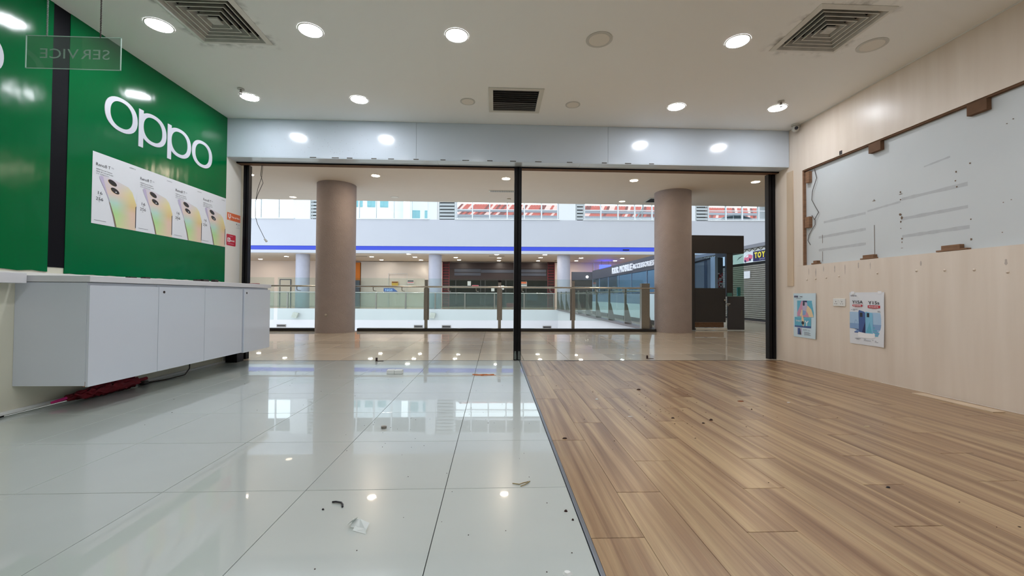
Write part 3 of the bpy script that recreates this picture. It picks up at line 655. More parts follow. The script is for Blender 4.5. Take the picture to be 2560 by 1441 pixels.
def diffuser(cx_, cy_, label):
    t = thing('ceiling_vent', (cx_, cy_, ZC-0.02), label, 'air vent', 'square air diffusers')
    def sq(r0, z0, r1, z1, m, nm, th=0.003):
        mb = MB()
        for s in range(4):
            a = s*PI/2
            def R(x, y): return (cx_ + x*math.cos(a) - y*math.sin(a), cy_ + x*math.sin(a) + y*math.cos(a))
            p = [R(-r0, -r0), R(r0, -r0), R(r1, -r1), R(-r1, -r1)]
            vs = [(p[0][0], p[0][1], z0), (p[1][0], p[1][1], z0), (p[2][0], p[2][1], z1), (p[3][0], p[3][1], z1)]
            mb.add(vs + [(v[0], v[1], v[2]+th) for v in vs], [(0, 1, 2, 3)[::-1], (4, 5, 6, 7), (0, 4, 5, 1)[::-1], (2, 6, 7, 3)[::-1]])
        build(nm, mb, m, t)
    sq(.302, ZC-0.004, .262, ZC-0.014, M_vfr, 'frame'); sq(.262, ZC-0.014, .235, ZC+0.03, M_dirty, 'frame')
    for r in (.225, .178, .131, .084): sq(r, ZC-0.006, r-.022, ZC+0.04, M_dirty, 'vane'); sq(r+.002, ZC-0.007, r-.006, ZC-0.0065, M_ventf, 'vane_lip', .001)
    build('centre_plate', MB().prism(frame((cx_, cy_, ZC-.004), (1, 0, 0), (0, 1, 0)), rect(-.04, .04, -.04, .04), 0, .012), M_dirty, t)
    dk = MB().box(cx_-.262, cx_+.262, cy_-.262, cy_+.262, ZC+.09, ZC+.1)
    for q in ((-.268, -.263, -.268, .268), (.263, .268, -.268, .268), (-.263, .263, -.268, -.263), (-.263, .263, .263, .268)): dk.box(cx_+q[0], cx_+q[1], cy_+q[2], cy_+q[3], ZC+.002, ZC+.09)
    build('duct', dk, M_dark, t)
diffuser(-2.27, 3.41, 'dusty square four way air vent above the hanging sign, left'); diffuser(2.735, 3.275, 'dusty square four way air vent on the right of the ceiling')
t = thing('ceiling_vent', (0.215, 4.65, ZC-.01), 'rectangular white vent with parallel dark slats in the ceiling centre', 'air vent')
mb = MB(); X0, X1, Y0, Y1 = -.083, .513, 4.358, 4.94
for q in ((X0, X1, Y0, Y0+.045), (X0, X1, Y1-.045, Y1), (X0, X0+.05, Y0+.045, Y1-.045), (X1-.05, X1, Y0+.045, Y1-.045)): mb.box(*q, ZC-.008, ZC-.0005)
build('frame', mb, M_ventf, t, .001)
for k in range(11):
    y = Y0+.062+k*.0455; mb = MB().add([(X0+.05, y, ZC-.006), (X1-.05, y, ZC-.006), (X1-.05, y+.026, ZC+.018), (X0+.05, y+.026, ZC+.018), (X0+.05, y, ZC-.003), (X1-.05, y, ZC-.003), (X1-.05, y+.026, ZC+.021), (X0+.05, y+.026, ZC+.021)], [(3, 2, 1, 0), (4, 5, 6, 7), (0, 1, 5, 4), (3, 7, 6, 2)])
    build('slat', mb, M_vent, t)
build('duct', MB().box(X0+.035, X1-.035, Y0+.045, Y1-.045, ZC+.1, ZC+.11), M_dark, t)
def sprinkler(x, y, label):
    t = thing('sprinkler', (x, y, ZC-.06), label, 'sprinkler')
    build('rose', MB().cyl(x, y, ZC-.008, ZC-.0005, .035, 20, r1=.03), M_dirty, t)
    build('head', MB().cyl(x, y, ZC-.04, ZC-.008, .010, 12).tube([(x-.012, y, ZC-.03), (x-.016, y, ZC-.045), (x, y, ZC-.06)], .003, 6).tube([(x+.012, y, ZC-.03), (x+.016, y, ZC-.045), (x, y, ZC-.06)], .003, 6), M_steel, t)
    build('deflector', MB().cyl(x, y, ZC-.063, ZC-.06, .016, 12), M_steel, t)
sprinkler(-2.735, 4.53, 'grey ceiling sprinkler head on the left near the green wall'); sprinkler(3.20, 4.50, 'grey ceiling sprinkler head on the right near the camera dome')
t = thing('security_camera', (3.82, 5.12, 2.96), 'small white security camera in the right front ceiling corner', 'camera')
build('base', MB().cyl(3.81, 5.10, ZC-.018, ZC-.0005, .045, 24), M_ring, t); build('ball', MB().sphere(3.815, 5.10, ZC-.055, .042, n=20, h=12), M_ring, t)
build('lens', MB().tube([(3.80, 5.07, ZC-.062), (3.785, 5.045, ZC-.066)], .020, 16), M_lens, t); build('bracket', MB().box(3.84, XR-.001, 5.085, 5.115, ZC-.035, ZC-.01), M_ring, t)

# ================================================================ RIGHT WALL ITEMS
def block(y0, y1, z0, z1, label, step=None, m=None):
    mb = MB().box(XR-.004, XB-.002, y0, y1, z0, z1)
    if step: mb.box(XR-.002, XB-.002, *step)
    build('wood_block', mb, m or M_wood, None, .002, label=label, cat='wood block', group='wooden packing blocks round the recess')
block(4.955, 5.01, 2.275, 2.415, 'wooden block at the top of the far edge of the recess'); block(4.955, 5.03, 1.715, 1.85, 'wooden block half way up the far edge of the recess')
block(4.837, 4.895, 1.252, 1.295, 'smallest wooden block on the recess sill, nearest the doorway', (4.82, 4.93, 1.252, 1.268)); block(4.09, 4.215, 1.252, 1.295, 'wooden block standing mid sill of the recess', (4.08, 4.25, 1.252, 1.265))
block(3.30, 3.445, 1.252, 1.302, 'largest wooden block on the recess sill, nearest the camera', (3.25, 3.49, 1.252, 1.266)); block(3.095, 3.235, 2.345, 2.435, 'dark wooden block under the recess top edge, nearest the camera', None, M_wdark); block(4.0, 4.135, 2.345, 2.435, 'wooden block under the recess top edge, mid wall', None, M_wdark)
bx('notch_hole', XR-.004, XR-.001, 4.46, 4.50, 2.455, 2.50, M_cable, bev=.001, label='small dark notch in the lip above the recess', cat='hole')
wi = MB().tube([(XB-.015, 4.9, 2.42), (XB-.02, 4.86, 2.30), (XB-.018, 4.93, 2.16), (XB-.02, 4.94, 2.05), (XB-.02, 4.88, 1.95), (XB-.015, 4.84, 1.88), (XB-.02, 4.90, 1.80), (XB-.02, 4.94, 1.86)], .0035, 6)
wi.tube([(XB-.012, 4.90, 1.80), (XB-.012, 4.90, 1.74), (XB-.01, 4.95, 1.69), (XB-.01, 5.0, 1.63), (XB-.01, 5.02, 1.56), (XB-.01, 4.98, 1.50)], .003, 6)
build('hanging_wire', wi, M_cable, label='dark wire dangling down the far side of the wall recess', cat='wire')
# socket
t = thing('power_socket', (XR-.01, 4.513, .75), 'white double power socket between the two blue posters', 'socket')
build('plate', MB().box(XR-.012, XR, 4.432, 4.594, .752, .838), M_pvc, t, .003)
fr = frame((XR-.0125, 4.594, .752), (0, -1, 0), (0, 0, 1)); mb = MB()
for cu in (.04, .12): 
    mb.prism(fr, rect(cu-.003, cu+.003, .045, .057), -.001, .0006, M_cable)
    for s in (-.012, .012): mb.prism(fr, rect(cu+s-.005, cu+s+.005, .024, .029), -.001, .0006, M_cable)
build('pin_slots', mb, None, t); mb = MB()
for cu in (.068, .094): mb.prism(fr, rect(cu-.008, cu+.008, .056, .070), -.001, .003, M_pvc)
build('switch', mb, None, t)
def sheet_r(t, y0, y1, z0, z1, m, curl=.014):
    n = 10; mb = MB(); vs = []
    for i in range(n+1):
        for j in range(n+1):
            u, v = i/n, j/n; d = .004 + curl*(u**6)*(0.4+.6*(1-v)) + .002*math.sin(v*7+u*2); vs.append((XR-d, y1-(y1-y0)*u, z0+(z1-z0)*v))
    f = [(i*(n+1)+j, (i+1)*(n+1)+j, (i+1)*(n+1)+j+1, i*(n+1)+j+1) for i in range(n) for j in range(n)]
    mb.add(vs, f, None, True); mb.add([(v[0]+.0007, v[1], v[2]) for v in vs], [q[::-1] for q in f], None, True); build('sheet', mb, m, t)
# poster A (two phones on a podium)
y0, y1, z0, z1 = 3.970, 4.380, .355, .905; w_, h_ = y1-y0, z1-z0
t = thing('poster', (XR-.005, (y0+y1)/2, z0), 'white and blue poster of two phones on a round podium, right of the socket', 'poster'); sheet_r(t, y0, y1, z0, z1, M_paper)
fr = (Vector((XR-.0075, y1, z0)), Vector((0, -w_, 0)), Vector((0, 0, h_)), Vector((-1, 0, 0))); d = MB()
d.flat(fr, rect(.01, .96, .30, .62), .0005, M_blue3); d.flat(fr, [(.01, .30), (.96, .30), (.96, .26), (.5, .27), (.01, .31)], .0004, M_blue3)
d.flat(fr, rect(.01, .96, .30, .40), .0007, M_blue4)
for k in range(6): d.flat(fr, rect(.15+.035*k, .34, .22+.022*k, .242+.022*k), .0009+.0001*k, M_blue4 if k % 2 else M_blue1)
for k in range(7): d.flat(fr, rect(.66, .92-.03*k, .18+.024*k, .204+.024*k), .0009+.0001*k, M_blue4 if k % 2 else M_teal)
d.flat(fr, [(.26, .16), (.26, .225)] + [(.5-.24*math.cos(a), .225+.03*math.sin(a)) for a in [PI*k/8 for k in range(1, 8)]] + [(.74, .225), (.74, .16)] + [(.5+.24*math.cos(a), .16-.03*math.sin(a)) for a in [PI*k/8 for k in range(1, 8)]], .0018, M_wht)
put_ring(d, (fr[0], fr[1], fr[2], fr[3]), (.20, .37), (.045, .10), (.035, .088), .0008, .001, M_blue4)
build('background_print', d, None, t); d = MB()
d.flat(fr, [(.29, .24), (.48, .225), (.47, .61), (.45, .63), (.30, .66), (.28, .64)], .0022, M_blue1); d.flat(fr, rect(.32, .40, .53, .61), .0026, M_lens); d.flat(fr, [(.38, .24), (.48, .225), (.475, .45)], .0024, M_darkblue)
d.flat(fr, [(.48, .225), (.69, .225), (.685, .58), (.67, .61), (.50, .635), (.48, .62)], .0022, M_blue2); d.flat(fr, rect(.52, .59, .53, .61), .0026, M_lens); d.flat(fr, [(.50, .24), (.66, .24), (.60, .44)], .0024, M_teal)
build('phone_picture', d, None, t); d = MB(); f2 = frame((XR-.0095, y1, z0), (0, -1, 0), (0, 0, 1))
def tt(s, u, v, h, m=M_ink, d_=.0008, **k): text_into(d, f2, s, u*w_, v*h_, h*h_, m, d_, **k)
tt('vivo', .04, .925, .03, width=.19*w_, bold=.01); tt('Y15A', .09, .785, .062, width=.32*w_, bold=.012); tt('Y15s', .56, .775, .062, width=.31*w_, bold=.012)
d.flat(f2, rrect(.10*w_, .40*w_, .728*h_, .765*h_, .009), .0006, M_redt); d.flat(f2, rect(.55*w_, .89*w_, .705*h_, .755*h_), .0006, M_redt)
tt('RM599', .13, .735, .022, M_wht, .0012, width=.23*w_, bold=.02); tt('RM499', .585, .718, .022, M_wht, .0012, width=.26*w_, bold=.02)
for a, b, c in ((.17, .32, .715), (.66, .80, .692)): d.flat(f2, rect(a*w_, b*w_, c*h_, (c+.005)*h_), .0006, M_redt)
for a, b, c in ((.06, .09, .66), (.11, .18, .668), (.11, .17, .654), (.19, .25, .668), (.82, .88, .648), (.82, .9, .634), (.17, .21, .105), (.21, .34, .11), (.21, .3, .092), (.43, .49, .105), (.43, .63, .082), (.67, .70, .10), (.74, .78, .09), (.74, .86, .07)):
    d.flat(f2, rect(a*w_, b*w_, c*h_, (c+.008)*h_), .0006, M_ink2)
build('lettering', d, None, t, kind='stuff'); d = MB()
for cu in (.11, .88): d.flat(f2, rect((cu-.05)*w_, (cu+.05)*w_, .97*h_, 1.02*h_), .001, M_wht)
build('adhesive_tape', d, None, t)
# poster B
y0, y1, z0, z1 = 4.848, 5.232, .345, .900; w_, h_ = y1-y0, z1-z0
t = thing('poster', (XR-.005, (y0+y1)/2, z0), 'pale blue poster of a hand holding a phone, nearest the doorway', 'poster'); sheet_r(t, y0, y1, z0, z1, M_pbl)
fr = (Vector((XR-.0075, y1, z0)), Vector((0, -w_, 0)), Vector((0, 0, h_)), Vector((-1, 0, 0))); d = MB()
d.flat(fr, rect(.18, .90, .47, .835), .0005, M_teal)
d.flat(fr, [(.18, .48), (.18, .56), (.30, .70), (.36, .82), (.45, .835), (.46, .62), (.34, .48)], .0009, M_pink); d.flat(fr, [(.60, .74), (.70, .70), (.80, .64), (.88, .50), (.88, .475), (.50, .475), (.55, .56)], .0009, M_sand)
d.flat(fr, [(.36, .47), (.34, .60), (.44, .60), (.50, .50), (.58, .60), (.66, .54), (.70, .47)], .0013, M_pink); d.flat(fr, [(.30, .50), (.40, .64), (.42, .60), (.35, .47)], .0016, M_sand)
d.flat(fr, [(.42, .50), (.56, .52), (.64, .76), (.60, .80), (.46, .83), (.42, .80)], .0017, M_lav); d.flat(fr, [(.42, .50), (.55, .52), (.58, .60), (.43, .62)], .0019, M_blue4); d.flat(fr, rrect(.44, .52, .72, .80, .02), .0021, M_lens)
d.flat(fr, rect(.44, .62, .80, .835), .0021, M_darkblue); d.flat(fr, [(.38, .42), (.36, .62), (.42, .62), (.46, .42)], .0018, M_sand)
d.flat(fr, rect(.06, .78, .225, .455), .0005, M_teal); d.flat(fr, [(.06, .225), (.78, .225), (.78, .27), (.06, .26)], .0007, M_blue1)
d.flat(fr, [(.38, .46), (.37, .40), (.41, .28), (.46, .25), (.50, .34), (.46, .46)], .0012, M_sand); d.flat(fr, ell(.43, .33, .06, .04, 12), .0014, M_lens)
d.flat(fr, rect(.18, .38, .06, .215), .0005, M_lav); d.flat(fr, [(.20, .06), (.34, .06), (.30, .21), (.20, .205)], .0009, M_blue1); d.flat(fr, [(.28, .06), (.35, .06), (.31, .21)], .0011, M_lens)
build('hand_and_phone_picture', d, None, t); d = MB(); f2 = frame((XR-.0095, y1, z0), (0, -1, 0), (0, 0, 1))
d.flat(f2, rect(.05*w_, .22*w_, .905*h_, .945*h_), .0006, M_darkblue); tt('vivo', .065, .913, .02, M_wht, .001, width=.14*w_); d.flat(f2, rect(.29*w_, .295*w_, .90*h_, .95*h_), .0006, M_ink2); tt('ZEISS', .32, .91, .018, M_ink2, width=.10*w_) if False else d.flat(f2, rect(.31*w_, .42*w_, .915*h_, .932*h_), .0006, M_ink2)
d.flat(f2, rect(.14*w_, .36*w_, .882*h_, .888*h_), .0006, M_ink2)
tt('THAT', .11, .355, .035, M_wht, width=.26*w_, bold=.02); tt('Y', .52, .27, .12, M_wht, width=.17*w_, bold=.02); tt('Y77', .44, .155, .035, width=.17*w_); tt('5G', .64, .158, .028, M_ink2, width=.10*w_)
for k in range(4): d.flat(f2, rect(.49*w_, (.72+.05*(k % 2))*w_, (.122-.02*k)*h_, (.130-.02*k)*h_), .0006, M_ink2)
build('lettering', d, None, t, kind='stuff')

# hanging cable in the doorway
t = thing('hanging_cable', (-3.1, 5.52, 1.45), 'thin dark cable with a white plug hanging from the doorway head at left', 'cable')
cb = MB().tube([(-3.05, 5.52, 2.535), (-3.06, 5.52, 2.4), (-3.03, 5.52, 2.30), (-3.09, 5.52, 2.16), (-3.12, 5.52, 2.06), (-3.12, 5.52, 1.86), (-3.09, 5.52, 1.76), (-3.02, 5.52, 1.62), (-2.99, 5.52, 1.56)], .0035, 6)
cb.tube([(-3.04, 5.525, 2.535), (-3.05, 5.525, 2.38), (-3.10, 5.525, 2.22), (-3.12, 5.525, 2.08)], .003, 6); build('wire', cb, M_cable, t)
build('plug', MB().tube([(-3.00, 5.52, 1.57), (-2.97, 5.52, 1.535)], [.010, .014], 6), M_ring, t)

# ================================================================ LITTER
def chip(x, y, r, m, label, h=.006, name='debris_chip', cat='debris', ax=1.6, grp=None):
    n = 8; a0 = random.random()*3; mb = MB(); b = [(x + r*ax*math.cos(2*PI*k/n)*random.uniform(.6, 1.1)*math.cos(a0*.3) , y + r*math.sin(2*PI*k/n)*random.uniform(.6, 1.1)) for k in range(n)]
    mb.add([(p[0], p[1], 0.0002) for p in b] + [(x+(p[0]-x)*.6, y+(p[1]-y)*.6, h) for p in b], [tuple(range(n))[::-1], tuple(range(n, 2*n))] + [(k, (k+1) % n, n+(k+1) % n, n+k) for k in range(n)])
    return build(name, mb, m, None, label=label, cat=cat, group=grp)
t = thing('white_adapter', (-1.07, 4.53, 0), 'pair of small white blocks side by side on the tiles', 'adapter')
build('block', MB().box(-1.155, -1.075, 4.52, 4.585, .0003, .042), M_pvc, t, .004); build('block', MB().box(-1.072, -.99, 4.52, 4.585, .0003, .042), M_pvc, t, .004)
mb = MB()
for k in range(16):
    x_, y_ = -.10+random.gauss(0, .05), 4.45+random.gauss(0, .015); a = random.random()*PI; l = random.uniform(.01, .035)
    mb.box(x_-l*abs(math.cos(a))-.004, x_+l*abs(math.cos(a))+.004, y_-.006, y_+.006, .0003, random.uniform(.002, .012))
build('orange_scraps', mb, M_scrap, label='heap of torn orange plastic scraps on the tiles right of the white blocks', cat='debris')
def hinge(x, y, label):
    t = thing('metal_bracket', (x, y, 0), label, 'bracket'); build('upright_leaf', MB().box(x, x+.025, y, y+.006, .0003, .045), M_chip, t, .001); build('flat_leaf', MB().box(x, x+.10, y-.012, y+.012, .0003, .004), M_chip, t, .0008)
hinge(-1.52, 5.40, 'small black floor bracket on the tiles by the doorway, left of the centre post'); hinge(2.07, 5.60, 'small black floor bracket on the threshold, right of the centre post')
t = MB().cyl(-.70, 2.69, .0003, .014, .018, 6).cyl(-.70, 2.69, .014, .0145, .009, 12); build('metal_nut', t, M_steel, label='small metal nut lying on the tiles near the reflected window', cat='nut')
build('bent_wire', MB().tube([(-.655, 1.735, .004), (-.64, 1.733, .006), (-.615, 1.725, .006), (-.605, 1.71, .005), (-.60, 1.695, .004)], .0038, 8), M_lens, label='short bent black wire on the tiles, left foreground', cat='wire')
mb = MB()
for (a, b, c, d_) in (((-.52, 1.55, .001), (-.485, 1.545, .002), (-.49, 1.57, .02), (-.52, 1.58, .016)), ((-.485, 1.545, .002), (-.455, 1.52, .004), (-.45, 1.545, .018), (-.49, 1.57, .02)), ((-.505, 1.53, .0005), (-.45, 1.505, .001), (-.455, 1.52, .012), (-.50, 1.545, .010)), ((-.53, 1.545, .012), (-.51, 1.55, .028), (-.50, 1.575, .024), (-.525, 1.575, .008))):
    mb.add([a, b, c, d_], [(0, 1, 2, 3)]); mb.add([(p[0], p[1], p[2]+.0008) for p in (a, b, c, d_)], [(3, 2, 1, 0)])
build('torn_paper', mb, mat('torn_white_paper', (222, 228, 226), .6), label='crumpled torn scrap of white paper on the foreground tiles', cat='paper')
build('twisted_straw', MB().tube([(.085, 1.885, .003), (.115, 1.872, .004), (.135, 1.885, .005), (.165, 1.90, .004), (.14, 1.87, .004), (.12, 1.855, .003)], .0022, 6), mat('tan_twine', (150, 134, 92), .7), label='thin tan twist of twine on the tiles near the trim strip', cat='twine')
chip(.285, 1.64, .006, M_chip, 'brown wood chip on the tiles beside the metal strip in the foreground')
chip(.30, 1.575, .004, M_chip, 'tiny dark chip touching the metal strip in the foreground'); chip(-.67, 1.68, .0035, M_lens, 'tiny black speck left of the bent black wire')
chip(.225, 1.272, .014, M_pvc, 'white crumb at the bottom edge of the tiles', .008)
chip(1.31, 3.735, .014, M_chip, 'largest dark chip near the middle of the wood floor', .009); chip(1.49, 2.81, .012, M_chip, 'glossy dark brown chip on the wood floor, right of the others', .009)
chip(1.245, 2.862, .010, M_chip, 'dark chip on the wood floor beside a plank end joint'); chip(1.40, 2.742, .010, M_chip, 'flat dark flake just in front of the glossy chip')
chip(.42, 2.47, .010, M_chip, 'brown chip on the planks near the metal strip'); chip(2.0, 3.31, .011, mat('rust_chip', (130, 72, 40), .7), 'rust coloured splinter on the right part of the wood floor', ax=3.2)
chip(1.94, 3.07, .006, M_chip, 'small dark speck on the wood floor right of the rust splinter'); chip(1.76, 1.80, .006, M_lens, 'small black splinter on the foreground planks', ax=2.6)
chip(.84, 3.39, .011, M_pvc, 'rounded white crumb on the wood floor nearest the doorway', .01); chip(.96, 2.91, .006, M_pvc, 'thin bright white strip on the wood floor', .003, ax=4.0)
chip(2.37, 3.27, .006, M_pvc, 'thin white strip at the right of the wood floor', .003, ax=3.5); chip(2.45, 2.65, .006, mat('cream_clip', (206, 190, 160), .5), 'pale curved clip on the right foreground planks', .006, ax=4.0)
mb = MB()
def spk(x, y, s): mb.box(x-s, x+s, y-s*.8, y+s*.8, .0002, .0016)
for k in range(44): spk(random.uniform(-.9, .3), random.uniform(1.2, 3.2), random.uniform(.0008, .002))
for k in range(60): spk(random.gauss(1.15, .28), random.gauss(3.1, .35), random.uniform(.001, .004))
for k in range(30): spk(random.uniform(.5, 3.2), random.uniform(1.4, 5.2), random.uniform(.001, .0035))
for k in range(30): spk(random.uniform(-2.6, .2), random.uniform(2.4, 5.4), random.uniform(.001, .003))
build('floor_grit', mb, M_chip, kind='stuff', label='scattered fine dark grit over the tiles and planks', cat='grit')
ls = MB().add([(3.60, 3.0, .001), (3.66, 3.02, .002), (3.70, 3.5, .008), (3.69, 2.82, .001)], [(0, 1, 2), (0, 3, 1)]); ls = MB().box(3.70, 3.80, 2.95, 3.55, .0005, .007)
build('loose_lath', ls, M_batten, label='loose pale wooden lath lying at the foot of the beige wall', cat='lath')

# ================================================================ CORRIDOR
YK = 9.84
cf = bx('floor', -8.6, 3.9, YT+.012, 10.0, -.3, -.008, M_grout, kind='structure'); cf['label'] = 'corridor floor'
bx('gallery_floor', 3.9, 22.0, YT+.012, 26.0, -.3, -.0085, mat('gallery_floor_tile', (190, 178, 156), 0.10, var=.04), kind='structure')
m_ct = tile_mesh('tile', T, T, M_ctile, .0022)
ct = 0
for j in range(0, 8):
    y0_ = YT+.012 + T*j; y1_ = min(y0_+T, 10.0)
    me = m_ct if y1_-y0_ > T-.001 else tile_mesh('tile', T, y1_-y0_, M_ctile, .0022)
    for i in range(-11, 14):
        lay('tile', me, X0G+T*i+T/2, (y0_+y1_)/2, cf, .00025)
bx('kerb', -3.21, 3.88, YK, 10.02, 0.0002, .068, M_kerb, bev=.004, label='long black kerb under the glass railing between the two near columns', cat='kerb')
bx('kerb', -8.6, -4.10, YK, 10.02, 0.0002, .068, M_kerb, bev=.004, label='short black kerb seen left of the left near column', cat='kerb')
wc = bx('ceiling', -8.6, 22.0, 5.66, 11.28, 3.38, 3.5, M_ceil2, kind='structure')
bx('wall_corridor_left', -8.6, XL-.2, 5.46, 5.66, 0, 3.38, M_white, kind='structure'); bx('wall_corridor_right', 4.114, 22, 5.46, 5.66, 0, 3.38, M_white, kind='structure')
bx('wall_corridor_end', -8.8, -8.6, 5.46, 11.28, 0, 3.38, M_white, kind='structure')
def column(x, y, r, h, m, label):
    t = thing('column', (x, y, 0), label, 'column')
    build('shaft', MB().cyl(x, y, 0.0005, h, r, 48, cap=False), m, t); return t
c = column(-3.655, 9.70, .425, 3.38, M_col, 'thick round grey column in the corridor at left, in front of the railing')
build('wall_knob', MB().sphere(-3.70, 9.275, .40, .03, n=10, h=6), mat('pale_knob', (170, 166, 160), .4), c)
column(4.31, 9.90, .425, 3.38, M_col, 'thick round grey column in the corridor at right beside the dark booth')
for x_, y_, lb in ((-5.2, 8.95, 'leftmost warm corridor downlight, beside the black door post'), (-2.542, 8.871, 'warm corridor downlight just right of the left column'), (.225, 8.93, 'warm corridor downlight just left of the centre post'), (3.014, 8.891, 'warm corridor downlight between the centre post and the right column'), (5.70, 8.84, 'rightmost warm corridor downlight above the dark booth'),
                   (-5.246, 10.95, 'warm corridor downlight at the ceiling edge left of the left column'), (3.368, 10.88, 'warm corridor downlight at the ceiling edge just left of the right column')):
    downlight(x_, y_, .080, M_litw if y_ < 10 else M_litd, 3.38, lb, 'warm downlights in the corridor ceiling')
downlight(-2.6, 10.80, .09, M_off, 3.38, 'unlit round fitting in the corridor ceiling right of the left column', 'unlit corridor fittings')
t = thing('ceiling_vent', (.15, 10.0, 3.37), 'long linear corridor vent beside the centre post', 'air vent'); build('frame', MB().box(-.16, .50, 9.93, 10.08, 3.372, 3.3795), M_ventf, t)
mb = MB(); [mb.box(-.12+.022*k, -.110+.022*k, 9.945, 10.065, 3.370, 3.3715) for k in range(27)]; build('slat', mb, M_dark, t)
t = thing('ceiling_vent', (4.2, 10.7, 3.37), 'dark square corridor vent just behind the right column', 'air vent'); build('frame', MB().box(3.95, 4.6, 10.45, 10.95, 3.372, 3.3795), M_ventf, t); build('grille', MB().box(4.0, 4.55, 10.5, 10.9, 3.369, 3.3715), M_dark, t)
for x_ in (.35, .62): bx('smoke_detector', x_-.05, x_+.05, 10.75, 10.85, 3.352, 3.3795, M_off, bev=.01, label='small round smoke detector at the corridor ceiling edge, %s' % ('left one' if x_ < .5 else 'right one, by the centre post'), cat='detector')
bx('exit_light', 6.95, 7.35, 10.30, 10.42, 3.30, 3.379, mat('cream_fitting', (226, 206, 160), .5), bev=.01, label='small cream ceiling fitting by the right doorway post', cat='light fitting')

# near railing along the atrium
rl = thing('glass_railing', (0, 9.96, .068), 'steel and glass railing along the near side of the atrium', 'railing')
px_ = [-6.9, -5.15, -3.39, -1.63, .115, 1.885, 3.655]
for i, x_ in enumerate(px_):
    if i == 1: continue
    wd = .035 if i < 6 else .10
    p = build('post', MB().box(x_-wd, x_+wd, 9.93, 9.99 if i < 6 else 10.06, .069, 1.165), M_steel, rl, .002)
    build('clamp_plate', MB().box(x_-.062, x_-.028, 9.992, 10.012, .26, 1.02).box(x_+.028, x_+.062, 9.992, 10.012, .26, 1.02), M_steel, p)
    if i < 6: build('cap', MB().box(x_-.037, x_+.037, 9.928, 9.992, 1.166, 1.215), M_frame if i in (2, 4) else M_steel, p)
for a, b in zip(px_, px_[1:]):
    build('glass_panel', MB().box(a+.045, b-.045, 9.995, 10.007, .255, 1.25), G_rail, rl)
    for q in (.30, .68):
        xx = a+(b-a)*q; build('rail_bracket', MB().tube([(xx, 9.90, 1.03), (xx, 9.90, .985), (xx+.006, 9.905, .955), (xx+.03, 9.94, .945), (xx+.045, 9.994, .945)], .010, 8), M_steel, rl)
build('handrail', MB().tube([(-7.2, 9.90, 1.05), (3.65, 9.90, 1.05), (3.84, 9.90, 1.05)], .022, 12), M_rail, rl)
build('rail_end', MB().tube([(3.84, 9.90, 1.05), (3.90, 9.90, 1.03), (3.91, 9.91, .96), (3.88, 9.93, .94), (3.74, 9.98, .94)], .014, 8), M_rail, rl)
# side railing running away from the corner
rl = thing('glass_railing', (3.86, 18.0, 0), 'railing with tapered posts running away along the right side of the atrium', 'railing')
ys_ = [10.47, 12.05, 13.77, 15.5, 17.15, 18.9, 20.6, 22.2, 23.85, 25.2]
for i, y_ in enumerate(ys_):
    p = build('post', MB().box(3.80, 3.86, y_-.03, y_+.03, .061, 1.10 if i else 1.15), M_steel, rl, .002)
    fr = frame((0, y_-.012, 0), (1, 0, 0), (0, 0, 1)); build('gusset', MB().prism(fr, [(3.861, .061), (4.02, .061), (3.88, .62), (3.861, .62)], -.012, .012), M_steel, p)
for a, b in zip(ys_, ys_[1:]): build('glass_panel', MB().box(3.79, 3.80, a+.04, b-.04, .1, 1.08), G_rail, rl)
build('handrail', MB().tube([(3.89, 10.47, 1.0), (3.89, 25.4, 1.0)], .022, 10), M_rail, rl)
bx('kerb', 3.74, 4.10, 10.40, 25.1, 0.0, .06, mat('grey_stone_kerb', (112, 106, 108), .4), bev=.004, label='grey stone kerb under the right side railing', cat='kerb')
bx('floor_border', 4.12, 4.36, 10.03, 25.9, -.0083, .004, mat('cream_stone', (226, 216, 190), .4), label='cream stone border strip along the right side of the atrium', cat='floor border')
# slab faces of the void and the hall around it
bx('wall_atrium_side', 3.84, 3.899, 10.02, 25.3, -4.6, -.001, M_atr, kind='structure'); bx('wall_atrium_near', -8.6, 3.84, 9.98, 10.0, -4.6, -.3, M_atr, kind='structure')
bx('lower_floor', -22, 3.84, 10.0, 26.6, -4.7, -4.6, M_white, kind='structure')

# ================================================================ OPPOSITE SIDE (its walls stand slightly skewed to the shop)
SK = 0.045
def sk(v): return (v[0], v[1] - SK*(v[0]+13), v[2])
def FX(xm, Y=26.0): s_ = xm/Y; return s_*(Y-.585)/(1+SK*s_)
YF = 26.0
af = bx('wall_atrium_far', -24, 21, YF, YF+.3, -4.6, 0.0, M_atr, xf=sk, kind='structure')
bx('floor', -24, 21, YF+.001, 34.6, -.25, -.002, mat('far_gallery_floor', (176, 166, 150), .15), xf=sk, kind='structure')
fs_ = MB(sk).box(-24, 21, YF, YF+.25, 3.42, 3.60).box(-24, 21, YF+.14, YF+.25, 3.60, 3.86).box(-24, 21, YF, YF+.25, 3.86, 5.50)
wm = build('wall_atrium_upper', fs_, M_atr2, kind='structure')
led = MB(sk).box(-23, FX(10.4), YF+.10, YF+.138, 3.602, 3.858); build('led_strip', led, M_led, label='long blue light strip in the cove of the opposite wall', cat='light strip')
bx('cove_sensor', FX(8.1), FX(8.5), YF-.04, YF+.01, 3.66, 3.72, M_dark, xf=sk, label='small black sensor on the blue lit cove', cat='sensor')
bx('ceiling', -24, 21, YF+.251, 34.6, 3.42, 3.55, M_ceil2, xf=sk, kind='structure')
bx('wall_gallery_back', -24, 21, 32.3, 32.5, 0, 3.42, M_beige, xf=sk, kind='structure')
bx('wall_hall_left', -24.2, -24, 10, 34, -4.6, -.3, M_atr, kind='structure'); bx('wall_hall_left_pier', -24.2, -24, 27, 34, -.3, 9, M_atr, kind='structure'); bx('wall_hall_right', 22, 22.2, 5.4, 34, -.3, 9, M_atr, kind='structure')
